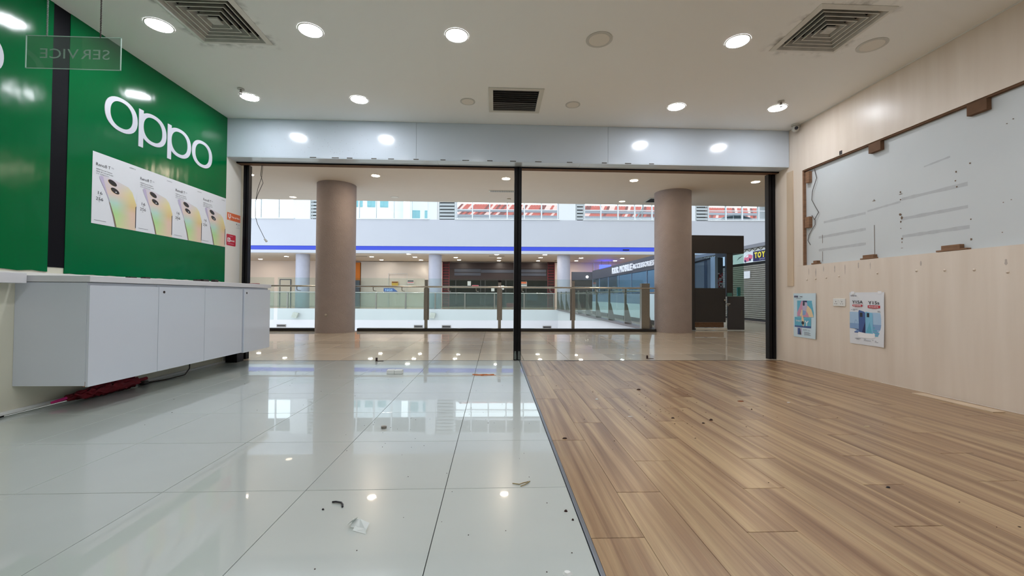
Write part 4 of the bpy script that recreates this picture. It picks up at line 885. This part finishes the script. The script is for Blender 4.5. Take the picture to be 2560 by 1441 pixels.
bx('wall_lower_left', -24, -8.6, 9.98, 10.0, -4.6, 3.5, M_atr, kind='structure')
# unseen slatted hall roof, added to cut the sky light in the atrium
rb_ = MB()
for k in range(9): rb_.box(-24, 22, 11.3+1.65*k, 11.3+1.65*k+.80, 9.0, 9.15)
rb_.box(-24, 22, 26.0, 34, 9.0, 9.15)
build('sky_baffle_roof', rb_, M_atr2, kind='structure')
# clerestory windows
def winrun(n, bounds, transom=False):
    t = thing('window_%d' % n, (FX((bounds[0]+bounds[-1])/2), 26.0, 5.5), kind='structure'); W[t.name] = Vector(t.location)
    b = [FX(q) for q in bounds]; mb = MB(sk).box(b[0], b[-1], YF+.06, YF+.22, 5.50, 5.58).box(b[0], b[-1], YF+.06, YF+.22, 7.5, 7.6)
    for x_ in b: mb.box(x_-.035, x_+.035, YF+.08, YF+.18, 5.58, 7.5)
    if transom: mb.box(b[0], b[-1], YF+.10, YF+.16, 6.12, 6.17); mb.box(b[0], b[-1], YF+.10, YF+.16, 5.62, 5.66); mb.box(b[0], b[-1], YF+.08, YF+.18, 6.62, 6.75)
    build('window_frame', mb, M_fwin, t); 
    for a, c_ in zip(b, b[1:]): build('pane', MB(sk).box(a+.036, c_-.036, YF+.125, YF+.135, 5.585, 7.498), G_win, t)
    build('sill', MB(sk).box(b[0]-.1, b[-1]+.1, YF-.06, YF+.05, 5.501, 5.56), M_fwin, t)
winrun(1, [-15.6, -14.45, -13.37, -12.43]); winrun(2, [-9.6, -8.48, -7.43, -6.34, -5.23, -4.21]); winrun(3, [-2.42, -1.44, -.36, .75, 1.83, 2.92, 3.95], True)
winrun(4, [5.66, 6.71, 7.82, 8.90, 10.02, 11.1, 12.2], True); winrun(5, [13.70, 14.86, 15.94, 17.03, 18.1, 19.2], True)
pn = MB(sk)
for a, b in ((-26, -15.7), (-12.38, -11.4), (-10.6, -9.7), (-4.17, -3.62), (-2.5, -2.46), (4.0, 5.08), (12.3, 12.8), (19.3, 21.5)): pn.box(FX(a), FX(b), YF, YF+.25, 5.5, 7.6)
build('pier_panel', pn, M_fwin, wm); 
bx('roof_beam', -24, 21, YF, YF+.25, 7.6, 9, M_atr2, xf=sk, kind='structure')
def louver(a, b, label):
    a, b = FX(a), FX(b); t = thing('louver', ((a+b)/2, 26, 5.5), label, 'louver')
    build('louver_frame', MB(sk).box(a, a+.06, YF+.02, YF+.2, 5.5, 7.6).box(b-.06, b, YF+.02, YF+.2, 5.5, 7.6).box(a+.06, b-.06, YF+.24, YF+.25, 5.5, 7.6), M_louv, t)
    for k in range(10):
        z = 5.54+k*.205; build('blade', MB(sk).add([(a+.06, YF+.0, z), (b-.06, YF+.0, z), (b-.06, YF+.05, z+.145), (a+.06, YF+.05, z+.145), (a+.06, YF, z+.015), (b-.06, YF, z+.015), (b-.06, YF+.05, z+.16), (a+.06, YF+.05, z+.16)], [(3, 2, 1, 0), (4, 5, 6, 7), (0, 1, 5, 4)]), M_louv, t)
    build('louver_back', MB(sk).box(a+.06, b-.06, YF+.225, YF+.235, 5.5, 7.6), M_dark, t)
louver(-11.4, -10.6, 'grey louver beside the left column, above the atrium'); louver(-3.55, -2.5, 'grey louver left of the centre post, between two window bands'); louver(5.1, 5.62, 'grey louver right of the centre post, between two window bands'); louver(12.82, 13.66, 'grey louver just right of the right column, above the dark booth')
# vents and flood lights on the slab face
for k, (a, b) in enumerate(((-13.30, -12.75), (-4.99, -4.45), (-3.27, -2.72), (3.02, 3.55), (-9.2, -8.9))):
    a, b = FX(a), FX(b); t = thing('wall_vent', ((a+b)/2, 26, -1.1), 'grey slotted vent low on the far slab face, %s' % ('by the white cabinets', 'left one of the middle pair', 'right one of the middle pair', 'right of the centre post', 'beside the left column')[k], 'wall vent', 'vents on the far slab face')
    build('vent_frame', MB(sk).box(a, b, YF-.03, YF-.001, -1.14, -.98), M_steel, t); build('vent_slots', MB(sk).box(a+.04, b-.04, YF-.034, YF-.031, -1.10, -1.02), M_char, t)
for k, (a, z) in enumerate(((-12.14, -.55), (-3.84, -.52))):
    a = FX(a); t = thing('flood_light', (a, 26, z), 'small grey flood light on the far slab face, %s' % ('left of the left column' if k == 0 else 'below the middle far column'), 'flood light')
    build('lamp_housing', MB(sk).add([(a-.18, YF-.30, z+.02), (a+.12, YF-.30, z-.03), (a+.20, YF-.2, z+.28), (a-.12, YF-.2, z+.32), (a-.16, YF-.16, z+.02), (a+.14, YF-.16, z-.03), (a+.22, YF-.08, z+.28), (a-.1, YF-.08, z+.32)], [(0, 1, 2, 3), (7, 6, 5, 4), (0, 4, 5, 1), (1, 5, 6, 2), (2, 6, 7, 3), (3, 7, 4, 0)]), M_dirty, t)
    build('bracket', MB(sk).box(a-.02, a+.06, YF-.16, YF-.001, z+.1, z+.16), M_steel, t)
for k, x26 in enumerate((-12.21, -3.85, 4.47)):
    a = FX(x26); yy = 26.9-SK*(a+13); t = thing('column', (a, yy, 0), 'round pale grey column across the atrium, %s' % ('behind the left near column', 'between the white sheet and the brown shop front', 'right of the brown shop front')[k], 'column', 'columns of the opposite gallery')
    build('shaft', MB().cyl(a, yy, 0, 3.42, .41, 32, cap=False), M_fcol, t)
# far railing
rl = thing('glass_railing', (-6, 26.05, 0), 'glass railing of the opposite gallery across the atrium', 'railing'); xx = 3.62; pxs = []
while xx > -20: pxs.append(xx); xx -= 1.82
for x_ in pxs: build('post', MB(sk).box(x_-.04, x_+.04, YF+.12, YF+.2, .001, 1.0), M_steel, rl)
for a, b in zip(pxs[1:], pxs): build('glass_panel', MB(sk).box(a+.05, b-.05, YF+.14, YF+.15, .06, 1.04), G_far, rl)
build('handrail', MB(sk).tube([(-20, YF+.08, 1.0), (3.7, YF+.08, 1.0)], .025, 8), M_rail, rl)
for x_ in pxs: build('rail_bracket', MB(sk).tube([(x_-.5, YF+.08, .97), (x_-.5, YF+.10, .9), (x_-.5, YF+.14, .88)], .012, 6), M_rail, rl)
# gallery downlights
fl0 = None
for i, (x_, y_, lb) in enumerate(((-17.1, 30.8, 'gallery downlight far left, next to the black door post'), (-14.1, 28.6, 'gallery downlight just left of the leftmost far column'), (-11.3, 33.2, 'gallery downlight over the orange wall'),
    (-8.3, 28.5, 'gallery downlight over the white sheet, left one of the front row'), (-8.3, 30.9, 'gallery downlight over the white sheet, left one of the back row'), (-5.4, 26.5, 'gallery downlight at the ceiling edge above the white sheet'), (-5.4, 28.55, 'gallery downlight above the right half of the white sheet, middle of three'), (-5.4, 30.85, 'gallery downlight closest to the white sheet, right one'),
    (-2.65, 28.6, 'gallery downlight over the left red lattice, front one'), (-2.6, 30.6, 'gallery downlight over the left red lattice, back one'), (.10, 26.5, 'gallery downlight at the ceiling edge left of the centre post'), (.28, 28.9, 'gallery downlight left of the centre post, middle of three'), (.28, 31.0, 'gallery downlight left of the centre post, back of three'),
    (3.1, 26.5, 'gallery downlight at the ceiling edge right of the centre post'), (3.05, 28.5, 'gallery downlight over the right of the brown shop, middle of three'), (3.15, 31.0, 'gallery downlight over the right red lattice, back of three'), (5.8, 28.6, 'gallery downlight right of the rightmost far column, front one'), (5.9, 30.8, 'gallery downlight right of the rightmost far column, back one'), (8.6, 28.7, 'gallery downlight above the phone shop sign, front one'), (8.65, 30.6, 'gallery downlight above the phone shop sign, back one in blue glow'))):
    loc = (x_, y_ - SK*(x_+13), 3.414)
    if fl0 is None: fl0 = downlight(loc[0], loc[1], .13, M_litf, 3.42, lb, 'downlights of the opposite gallery')
    else: dup(fl0, loc, lb, 'downlights of the opposite gallery')
for k, (x_, y_) in enumerate(((-9.0, 28.0), (.1, 27.3), (4.8, 30.5))): bx('ceiling_slot', x_-.5, x_+.5, y_, y_+.16, 3.41, 3.4195, M_char, xf=sk, label='thin dark slot vent in the opposite gallery ceiling, %s' % ('above the white sheet', 'left of the centre post', 'beside the right far column')[k], cat='air vent')
# shop fronts across
YS = 32.3
def F2(x): return FX(x, 32.0)
t = thing('service_door', (F2(-15.9), 32.2, 0), 'plain beige service door in the far wall left of the left column', 'door')
a, b = F2(-16.34), F2(-15.5); build('leaf', MB(sk).box(a+.05, b-.05, YS-.04, YS-.001, 0, 1.96), M_beige, t); build('door_frame', MB(sk).box(a, a+.05, YS-.06, YS-.001, 0, 2.02).box(b-.05, b, YS-.06, YS-.001, 0, 2.02).box(a+.05, b-.05, YS-.06, YS-.001, 1.965, 2.02), M_slate, t)
bx('orange_wall', F2(-11.6), F2(-10.25), YS-.3, YS-.001, 0, 3.30, M_orange, xf=sk, label='orange painted wall section right behind the left column', cat='wall panel')
bx('dark_cabinet', F2(-10.65), F2(-10.22), YS-.6, YS-.31, 0, 1.95, M_slate, xf=sk, bev=.01, label='dark cabinet standing before the orange wall', cat='cabinet')
t = thing('plastic_sheet', (F2(-7.6), 32.1, 0), 'white plastic hoarding sheet with sagging folds over a shop front', 'hoarding')
mb = MB(sk); nx, nz = 60, 30; A_, B_ = F2(-10.2), F2(-5.1); vs = []
for i in range(nx+1):
    u = i/nx
    for j in range(nz+1):
        v = j/nz; s_ = max(0, u-.35)/.65
        y = YS-.25 + .06*math.sin(14*(v + .35*(u-.4)**2*3 - .25*u))*s_*(.3+v) + .015*math.sin(u*19)
        vs.append((A_+(B_-A_)*u, y, 3.38*v))
mb.add(vs, [(i*(nz+1)+j, (i+1)*(nz+1)+j, (i+1)*(nz+1)+j+1, i*(nz+1)+j+1) for i in range(nx) for j in range(nz)], None, True); build('sheet', mb, M_sheet, t)
mb = MB(sk); a, b = F2(-8.09), F2(-6.7); mb.box(a-.015, a+.015, YS-.36, YS-.34, 0, 2.5).box(b-.01, b+.01, YS-.36, YS-.34, 0, 2.5).box(a, b, YS-.36, YS-.34, 2.47, 2.5); build('door_seam', mb, M_stain, t)
def notice(x0, x1, z0, z1, y, m, label, stripes=(), ov=None):
    x0, x1 = F2(x0), F2(x1); t = thing('notice', ((x0+x1)/2, y, z0), label, 'notice'); build('paper', MB(sk).box(x0, x1, y-.01, y, z0, z1), m, t); mb = MB(sk)
    for a, b, mm in stripes: mb.box(x0+.02, x1-.02, y-.014, y-.0105, z0+(z1-z0)*a, z0+(z1-z0)*b, mm)
    if stripes: build('print', mb, None, t)
notice(-7.84, -7.36, 1.52, 1.88, YS-.38, M_yel2, 'yellow notice with a dark red heading taped on the white sheet', ((.82, .96, M_red), (.70, .78, M_red)))
notice(-6.66, -6.17, 1.72, 1.97, YS-.38, M_paper, 'white notice with dark and red lines taped on the white sheet', ((.62, .95, M_ink), (.25, .45, M_redt)))
# blue sign reflection in the far railing glass, built as a solid board
x0, x1 = FX(-6.95), FX(-6.0); t = thing('reflected_blue_sign', ((x0+x1)/2, 25.9, 1.02), 'small blue slanted reflection of a sign with pale letters at the far railing', 'reflection'); O = Vector((x0, YF+.3, 1.06)); fr = (O, Vector((1, 0, 0)), Vector((0, 0, 1)), Vector((0, -1, 0)))
mb = MB(sk).prism(fr, [(0, .0), (.88, 0), (.60, .22), (0, .22)], 0, .02, M_blue1); build('board', mb, None, t); mb = MB(sk); text_into(mb, fr, 'NGS', .10, .04, .13, M_blue3, .024, width=.45, bold=.02); build('lettering', mb, None, t, kind='stuff')
# brown shop front
t = thing('brown_shop_front', (F2(.3), 32.1, 0), 'dark brown shop front with tall red lattice columns across the atrium', 'shop front')
a, b = F2(-3.5), F2(4.08); build('fascia', MB(sk).box(a, b, YS-.35, YS-.001, 2.88, 3.33), M_brown, t)
build('header', MB(sk).box(a, b, YS-.30, YS-.001, 2.0, 2.879), M_brown, t)
p = F2(-3.11), F2(-1.09), F2(1.5), F2(3.95)
for q0, q1, z0_, z1_ in ((p[0], p[1], 2.62, 2.85), (p[0], p[1], 2.36, 2.56), (p[1]+.02, p[2], 2.58, 2.80), (p[2]+.02, p[3], 2.62, 2.84), (p[2]+.02, p[3], 2.36, 2.56)): build('blank_sign_strip', MB(sk).box(q0, q1, YS-.34, YS-.301, z0_, z1_), M_slate, t)
build('interior_back', MB(sk).box(a+.02, b-.02, YS-.05, YS-.002, .12, 1.999), M_dark, t); build('plinth', MB(sk).box(a, b, YS-.3, YS-.051, 0, .119), M_brown, t)
dv = [a, F2(-3.0), F2(-1.1), F2(-.75), F2(.85), F2(2.4), b]
mb = MB(sk)
for x_ in dv: mb.box(x_-.04, x_+.04, YS-.3, YS-.24, .12, 2.0)
build('mullion', mb, M_char, t)
for q0, q1 in zip(dv, dv[1:]): build('glass_panel', MB(sk).box(q0+.04, q1-.04, YS-.28, YS-.27, .12, 1.998), G_dark, t)
build('display_shelf', MB(sk).box(dv[1]+.04, dv[2]-.04, YS-.22, YS-.06, .45, .5), M_steel, t); build('poster_panel', MB(sk).box(F2(2.45), F2(3.3), YS-.2, YS-.19, .5, 1.0), M_bluegrey, t)
mb = MB(sk).box(F2(-1.0), F2(1.9), YS-.2, YS-.17, .52, .82, M_red); fr = (Vector((F2(-.75), YS-.2, .60)), Vector((1, 0, 0)), Vector((0, 0, 1)), Vector((0, -1, 0)))
text_into(mb, fr, 'Exclusive', 0, 0, .15, M_pink, .006, width=1.15, sh=.3, mirror=True); build('reflected_red_sign', mb, None, t, label='red reflection of a sign with mirrored pale script, built as a band')  # reflection in the far railing glass, built as a solid mirrored sign
for q0, q1 in ((F2(-4.02), F2(-3.5)), (F2(4.08), F2(4.62))):
    build('lattice_back', MB(sk).box(q0, q1, YS-.2, YS-.001, 0, 3.40), mat('deep_maroon', (58, 14, 20), .5), t)
    mb = MB(sk).box(q0, q0+.03, YS-.32, YS-.26, 0, 3.36).box(q1-.03, q1, YS-.32, YS-.26, 0, 3.36); build('lattice_rail', mb, mat('red_lattice_bar', (150, 44, 56), .4), t)
    for k in range(16): build('lattice_bar', MB(sk).box(q0+.03, q1-.03, YS-.31, YS-.28, .08+.205*k, .105+.205*k), MATS['red_lattice_bar'], t)
bx('white_pier', F2(-4.28), F2(-4.04), YS-.3, YS-.001, 0, 3.36, M_white, xf=sk, label='narrow white wall pier left of the brown shop front', cat='pier'); bx('white_pier', F2(4.64), F2(5.3), YS-.3, YS-.001, 0, 3.36, M_beige, xf=sk, label='pale wall pier right of the brown shop front', cat='pier')
notice(-2.10, -1.84, 1.60, 1.93, YS-.36, M_paper, 'white notice on the dark shop glass, upper left'); notice(-1.75, -1.25, 1.42, 1.64, YS-.36, M_pink, 'pink notice on the dark shop glass behind the handrail', ((.6, .9, M_redt),))
notice(-.28, -.03, 1.18, 1.40, YS-.36, M_paper, 'small white notice low on the dark shop glass'); notice(.46, .70, 1.30, 1.62, YS-.36, M_paper, 'white notice just left of the centre post'); notice(1.98, 2.46, 1.58, 1.92, YS-.36, M_paper, 'orange and white notice just right of the centre post', ((.55, .98, M_stick), (.3, .45, M_ink)))
bx('red_box', F2(.9), F2(1.5), YS-.55, YS-.36, .0, .3, M_red, xf=sk, label='low red box before the brown shop front', cat='box')
# dark kiosk deep in the gallery
t = thing('dark_kiosk', (6.2, 28.6, 0), 'dark slate kiosk deep in the right gallery behind the far column', 'kiosk'); build('fascia', MB().box(5.3, 8.6, 28.4, 28.6, 1.95, 2.52), M_slate, t); build('body', MB().box(5.3, 8.6, 28.45, 28.6, 0, 1.949), M_char, t)
build('lamp', MB().sphere(6.35, 28.36, 2.18, .09, n=12, h=8), mat('kiosk_lamp', (255, 250, 240), .5, emit=4), t)
bx('blue_box_sign', 7.55, 8.35, 29.6, 29.75, 2.75, 3.12, mat('blue_lightbox', (40, 50, 255), .5, emit=9), label='glowing blue box sign above the dark kiosk', cat='sign')
build('hanging_rod', MB().box(7.68, 7.70, 29.66, 29.68, 3.1205, 3.42).box(8.2, 8.22, 29.66, 29.68, 3.1205, 3.42), M_steel, bpy.data.objects['blue_box_sign'])
bx('wall_seam_strip', 7.48, 7.54, 31.25, 31.31, 0, 3.4, M_white, label='thin white strip built for the far wall seam right of the far column', cat='wall seam')  # vertical wall seam, built as a thin added strip

# ================================================================ RIGHT GALLERY KIOSKS
t = thing('phone_shop', (4.85, 16.3, 0), 'long slate kiosk with raised white sign lettering and blue glass', 'kiosk'); XK = 4.8
build('fascia', MB().box(XK, XK+.15, 11.9, 20.3, 1.68, 2.10), M_slate, t); build('skirting', MB().box(XK, XK+.1, 11.9, 20.3, 0, .13), M_char, t)
build('base_panel', MB().box(XK, XK+.1, 11.9, 13.0, .1305, .93), mat('white_glass_counter', (206, 222, 232), .2), t); build('base_panel', MB().box(XK, XK+.1, 13.01, 20.3, .1305, .60), MATS['white_glass_counter'], t); build('base_frieze', MB().box(XK+.01, XK+.1, 13.01, 20.3, .601, .93), M_bluegrey, t)
ky = [11.9, 13.0, 14.5, 16.0, 17.5, 19.0, 20.3]
for a, b in zip(ky, ky[1:]): build('glass_panel', MB().box(XK+.02, XK+.03, a+.01, b-.01, .931, 1.679), G_blue, t)
mb = MB(); [mb.box(XK+.01, XK+.05, q-.012, q+.012, .931, 1.679) for q in ky]; build('glass_edge', mb, M_bluegrey, t)
build('interior_wall', MB().box(XK+1.2, XK+1.3, 12.0, 20.3, 0, 1.9), mat('teal_grey_interior', (158, 188, 204), .4, var=.1, vscale=1.2), t); build('end_wall', MB().box(XK+.15, XK+1.2, 20.2, 20.3, 0, 2.1), M_slate, t)
cn = MB(); [cn.box(XK+.25, XK+.6, a+.1, b-.1, .55, 1.0) for a, b in zip(ky, ky[1:])]; build('counter', cn, M_bluegrey, t)
fr = frame((XK, 16.7, 0), (0, -1, 0), (0, 0, 1)); letters(t, fr, 'R&R MOBILE', 0, 1.77, .24, M_letter, .001, ext=.05, width=2.45, bold=.03); letters(t, fr, 'ACCESSORIES', 2.52, 1.80, .16, M_letter, .001, ext=.05, width=1.95, bold=.03)
for k, (y_, z_, m_) in enumerate(((13.1, 1.02, M_wht), (14.0, 1.05, M_pbl), (14.9, 1.04, M_blue2), (16.2, 1.05, M_wht), (17.6, 1.02, M_sand))): bx('display_item', XK+.35, XK+.5, y_, y_+.12, 1.001, z_+.12, m_, bev=.01, label='small item on the phone kiosk counter, %s from the camera' % ('first', 'second', 'third', 'fourth', 'fifth')[k], cat='display item')
# dark booth
YQ = 10.42; t = thing('dark_booth', (5.75, 11.0, 0), 'charcoal booth with windows standing right of the right column', 'booth')
build('fascia', MB().box(4.9, 6.40, YQ, YQ+.05, 1.97, 2.43).box(4.9, 4.95, YQ+.05, YQ+1.3, 1.97, 2.43).box(6.35, 6.40, YQ+.05, YQ+1.3, 1.97, 2.43), M_char, t)
build('post', MB().box(5.955, 6.12, YQ+.02, YQ+.10, .865, 1.969), M_char, t, .002); build('post', MB().box(4.95, 5.115, YQ+.01, YQ+.09, 0, 1.969), M_char, t)
build('door_panel', MB().box(5.12, 5.92, YQ+.01, YQ+.05, .20, 1.075), M_char, t, .002)
build('glass_panel', MB().box(5.12, 5.94, YQ+.03, YQ+.04, 1.076, 1.968), glass('pale_blue_glass', (226, 238, 248)), t); build('glass_panel', MB().box(6.12, 6.40, YQ+.01, YQ+.02, .862, 1.968), glass('booth_glass', (214, 228, 220)), t)
build('front_panel', MB().box(5.97, 6.40, YQ-.01, YQ+.04, .01, .86), mat('slate_panel', (60, 60, 66), .35), t, .002)
lk = build('latch', MB().box(5.91, 6.02, YQ-.03, YQ-.0105, .66, .69).tube([(5.94, YQ-.03, .66), (5.945, YQ-.035, .62), (5.97, YQ-.035, .62), (5.975, YQ-.03, .66)], .008, 6), M_rail, t)
build('door_knob', MB().sphere(5.88, YQ-.015, .77, .03, n=12, h=8), M_rail, t)
build('wood_board', MB().box(5.13, 5.93, YQ+.12, YQ+.2, .06, .19), M_wood, t); build('threshold_strip', MB().box(5.13, 5.95, YQ-.01, YQ+.05, 0.0, .05), M_white, t)
M_bl2 = mat('pale_blue_post', (206, 222, 240), .4)
for x0, x1, m_ in ((5.60, 5.72, mat('soft_blue_panel', (176, 196, 222), .4)), (5.725, 5.96, M_bl2), (5.965, 6.05, mat('deep_blue_grey', (130, 150, 180), .4)), (6.055, 6.15, M_bl2)): build('inner_panel', MB().box(x0, x1, 11.60, 11.64, 0, 1.95), m_, t)
build('inner_post', MB().box(6.06, 6.14, 11.2, 11.44, 0, 1.96), M_bl2, t); build('inner_panel', MB().box(6.145, 6.34, 11.30, 11.33, .9, 1.95), M_slate, t)
fr = frame((0, 11.56, 0), (1, 0, 0), (0, 0, 1)); build('roof_line_bar', MB().prism(fr, [(5.60, 1.78), (6.15, 1.93), (6.15, 1.98), (5.60, 1.83)], 0, .03), M_slate, t)  # added bar, stands in for the receding roof line of the phone kiosk
mb = MB()
for r_ in range(9):
    for c_ in range(5): mb.box(6.15+.036*c_, 6.182+.036*c_, 11.285, 11.298, 1.12+.045*r_, 1.155+.045*r_, random.choice([M_redt, M_wht, M_ink, M_pink, M_wht]))
build('sticker_collage', mb, None, t); bx('hand_sanitiser', 6.26, 6.34, YQ+.05, YQ+.09, .875, 1.10, M_teal, bev=.006, label='small turquoise bottle behind the booth glass', cat='bottle')
bx('teal_card', 5.935, 6.06, YQ-.045, YQ-.0105, .865, .955, mat('dark_teal_card', (70, 120, 116), .4), label='small dark teal card stuck on the booth front', cat='card')
# toy shop
XT = 9.2; t = thing('toy_shop', (XT, 14.0, 0), 'toy shop kiosk with a closed grey roller shutter and truss roof', 'shop front')
build('roof_cap', MB().box(XT-.1, XT+.5, 10.5, 18.5, 2.60, 2.72), M_roofg, t); build('truss_backing', MB().box(XT+.02, XT+.1, 10.5, 18.5, 2.50, 2.599), M_white, t)
mb = MB(); y = 10.5
while y < 18.4: mb.tube([(XT+.005, y, 2.50), (XT+.005, y+.16, 2.60), (XT+.005, y+.32, 2.50)], .010, 5); y += .32
build('truss_web', mb, M_steel, t); build('sign_board', MB().box(XT, XT+.1, 10.5, 18.5, 2.10, 2.499), mat('white_sign_board', (226, 236, 242), .3), t)
fr = frame((XT-.001, 14.42, 2.12), (0, -1, 0), (0, 0, 1)); mb = MB().prism(fr, rect(0, 2.6, 0, .355), 0, .01, M_darkblue); letters(t, fr, 'TOYS', .10, .12, .19, M_yellow, .014, ext=.01, width=.72, bold=.05)
mb.prism(fr, ell(.86, .20, .07, .09, 5, .3), .014, .03, M_redt); mb.prism(fr, rect(.96, 1.04, .10, .32), .014, .024, M_yellow); text_into(mb, fr, 'SHOP', .36, .035, .05, M_lav, .014, width=.3); build('sign_print', mb, None, t, kind='stuff')
mb = MB(); fr = frame((XT-.001, 14.98, 2.12), (0, -1, 0), (0, 0, 1)); mb.prism(fr, [(.02, .08), (.05, .02), (.30, .04), (.50, .12), (.52, .22), (.42, .26), (.30, .28), (.18, .25), (.04, .18)], 0, .01, mat('pink_car_print', (214, 110, 140), .4)); mb.prism(fr, [(.10, .18), (.20, .24), (.30, .26), (.28, .18)], .0105, .014, M_wht)
mb.prism(fr, ell(.10, .05, .05, .05, 10), .0105, .014, M_darkblue); mb.prism(fr, ell(.38, .09, .045, .05, 10), .0105, .014, M_darkblue); build('car_picture', mb, None, t)
mb = MB(); fr = frame((XT-.001, 15.9, 2.14), (0, -1, 0), (0, 0, 1)); mb.prism(fr, ell(.12, .10, .10, .09, 14), 0, .01, M_stain); mb.prism(fr, [(.5, .1), (.62, .2), (.85, .24), (.62, .16)], 0, .01, M_ink2); build('sign_picture', mb, None, t)
build('shutter_head', MB().box(XT+.02, XT+.08, 10.5, 18.5, 2.02, 2.0995), M_dark, t); sh0 = None
nsl = 27
for k in range(nsl):
    z = .07+k*.072; fr = frame((XT+.02, 18.5, z), (0, -1, 0), (0, 0, 1))
    mb = MB().add([(XT+.04, 10.5, z), (XT+.04, 18.5, z), (XT+.012, 18.5, z+.02), (XT+.012, 10.5, z+.02), (XT+.012, 18.5, z+.05), (XT+.012, 10.5, z+.05), (XT+.04, 18.5, z+.068), (XT+.04, 10.5, z+.068)], [(0, 1, 2, 3), (3, 2, 4, 5), (5, 4, 6, 7)][::1])
    build('shutter_slat', mb, M_shut, t)
build('shutter_back', MB().box(XT+.045, XT+.08, 10.5, 18.5, .0, 2.019), M_char, t); build('bottom_bar', MB().box(XT-.01, XT+.045, 10.5, 18.5, .0, .069), M_char, t)
bx('shutter_notice', XT-.004, XT+.008, 14.62, 14.98, 1.53, 1.80, M_paper, label='white paper notice taped on the roller shutter', cat='notice')

# ================================================================ OUTSIDE THE CLERESTORY
bx('ground', -60, 90, 26.6, 130, 5.1, 5.3, M_ground, xf=lambda v: (v[0], v[1] if v[1] > 100 else v[1]-SK*(v[0]+13) if abs(v[0]) < 1 else v[1], v[2]), kind='structure')
t = thing('tiled_roof_house', (16, 46, 5.3), 'long low house with red tiled roofs seen through the clerestory windows', 'house'); build('wall', MB().box(-4.2, 38, 46.5, 52, 5.3, 9.9), mat('house_wall', (206, 204, 200), .7), t)
for z0_, z1_, ya, yb in ((9.50, 10.12, 44.6, 45.3), (10.25, 11.1, 45.4, 46.4)):
    build('gutter', MB().box(-4.4, 38.2, ya-.3, ya, z0_-.28, z0_), M_roofg, t); mb = MB(); x = -4.3; k = 0
    while x < 38:
        w_ = .295; m_ = random.choice([M_roof, M_roof, M_roof, MATS.get('pale_roof') or mat('pale_roof', (196, 150, 142), .7), mat('dark_roof', (96, 40, 34), .7)])
        mb.add([(x, ya, z0_), (x+w_, ya, z0_), (x+w_+.5, yb, z1_), (x+.5, yb, z1_), (x, ya, z0_-.1), (x+w_, ya, z0_-.1), (x+w_+.5, yb, z1_-.1), (x+.5, yb, z1_-.1)], [(0, 1, 2, 3), (4, 5, 1, 0), (7, 6, 5, 4)], m_); x += .30
    build('roof_tiles', mb, None, t, kind='stuff')
def tower(x0, x1, y0, z1, cols, rows, label):
    t = thing('apartment_tower', ((x0+x1)/2, y0, 5.3), label, 'building'); build('wall', MB().box(x0, x1, y0, y0+8, 5.3, z1), M_bldg, t)
    for i in range(cols):
        for j in range(rows):
            a = x0+(x1-x0)*(i+.18)/cols; b = x0+(x1-x0)*(i+.80)/cols; z = 6.6+j*(z1-7.5)/rows; f = build('window', MB().box(a, b, y0-.08, y0-.001, z, z+1.5), M_bwin, t)
            build('pane', MB().box(a+.06, (a+b)/2-.04, y0-.10, y0-.081, z+.1, z+1.4), M_bwin, f)
tower(-21.5, -14.5, 58, 30, 4, 7, 'pale apartment tower with teal windows left of the near column'); tower(-37, -28, 62, 11.6, 4, 2, 'low pale building at the far left outside the windows'); tower(-13.5, -9.5, 66, 26, 2, 6, 'second pale tower behind the first one')
# car
t = thing('car', (16.9, 29.6, 5.3), 'white car parked outside the rightmost clerestory windows', 'car'); fr = (Vector((15.0, 28.9, 5.3)), Vector((1, 0, 0)), Vector((0, 0, 1)), Vector((0, 1, 0)))
prof = [(0, .3), (.05, .7), (.8, .85), (1.3, 1.28), (1.7, 1.42), (2.7, 1.44), (3.3, 1.25), (3.8, .92), (4.2, .8), (4.25, .3)]
build('body', MB().prism(fr, prof, 0, 1.7), M_car, t, .05); mb = MB().prism(fr, [(1.15, .9), (1.45, 1.27), (1.95, 1.36), (1.95, .92)], -.02, -.001).prism(fr, [(2.03, .92), (2.03, 1.37), (2.65, 1.36), (2.65, .92)], -.02, -.001).prism(fr, [(2.72, .92), (2.72, 1.35), (3.2, 1.2), (3.45, .95)], -.02, -.001); build('side_window', mb, M_carw, t)
for cx_ in (.85, 3.35):
    mb = MB().prism(fr, ell(cx_, .32, .32, .32, 20), -.03, .2); build('wheel', mb, M_lens, t)
mb = MB().tube([(9.2, 27.4, 5.3), (9.35, 27.4, 5.9), (9.9, 27.4, 6.8), (9.9, 27.4, 7.6)], .05, 8).tube([(9.7, 27.4, 5.3), (9.8, 27.4, 6.0), (9.9, 27.4, 6.8)], .04, 8)
build('white_pole', mb, M_fwin, label='bent white pole outside the clerestory right of the centre post', cat='pole')
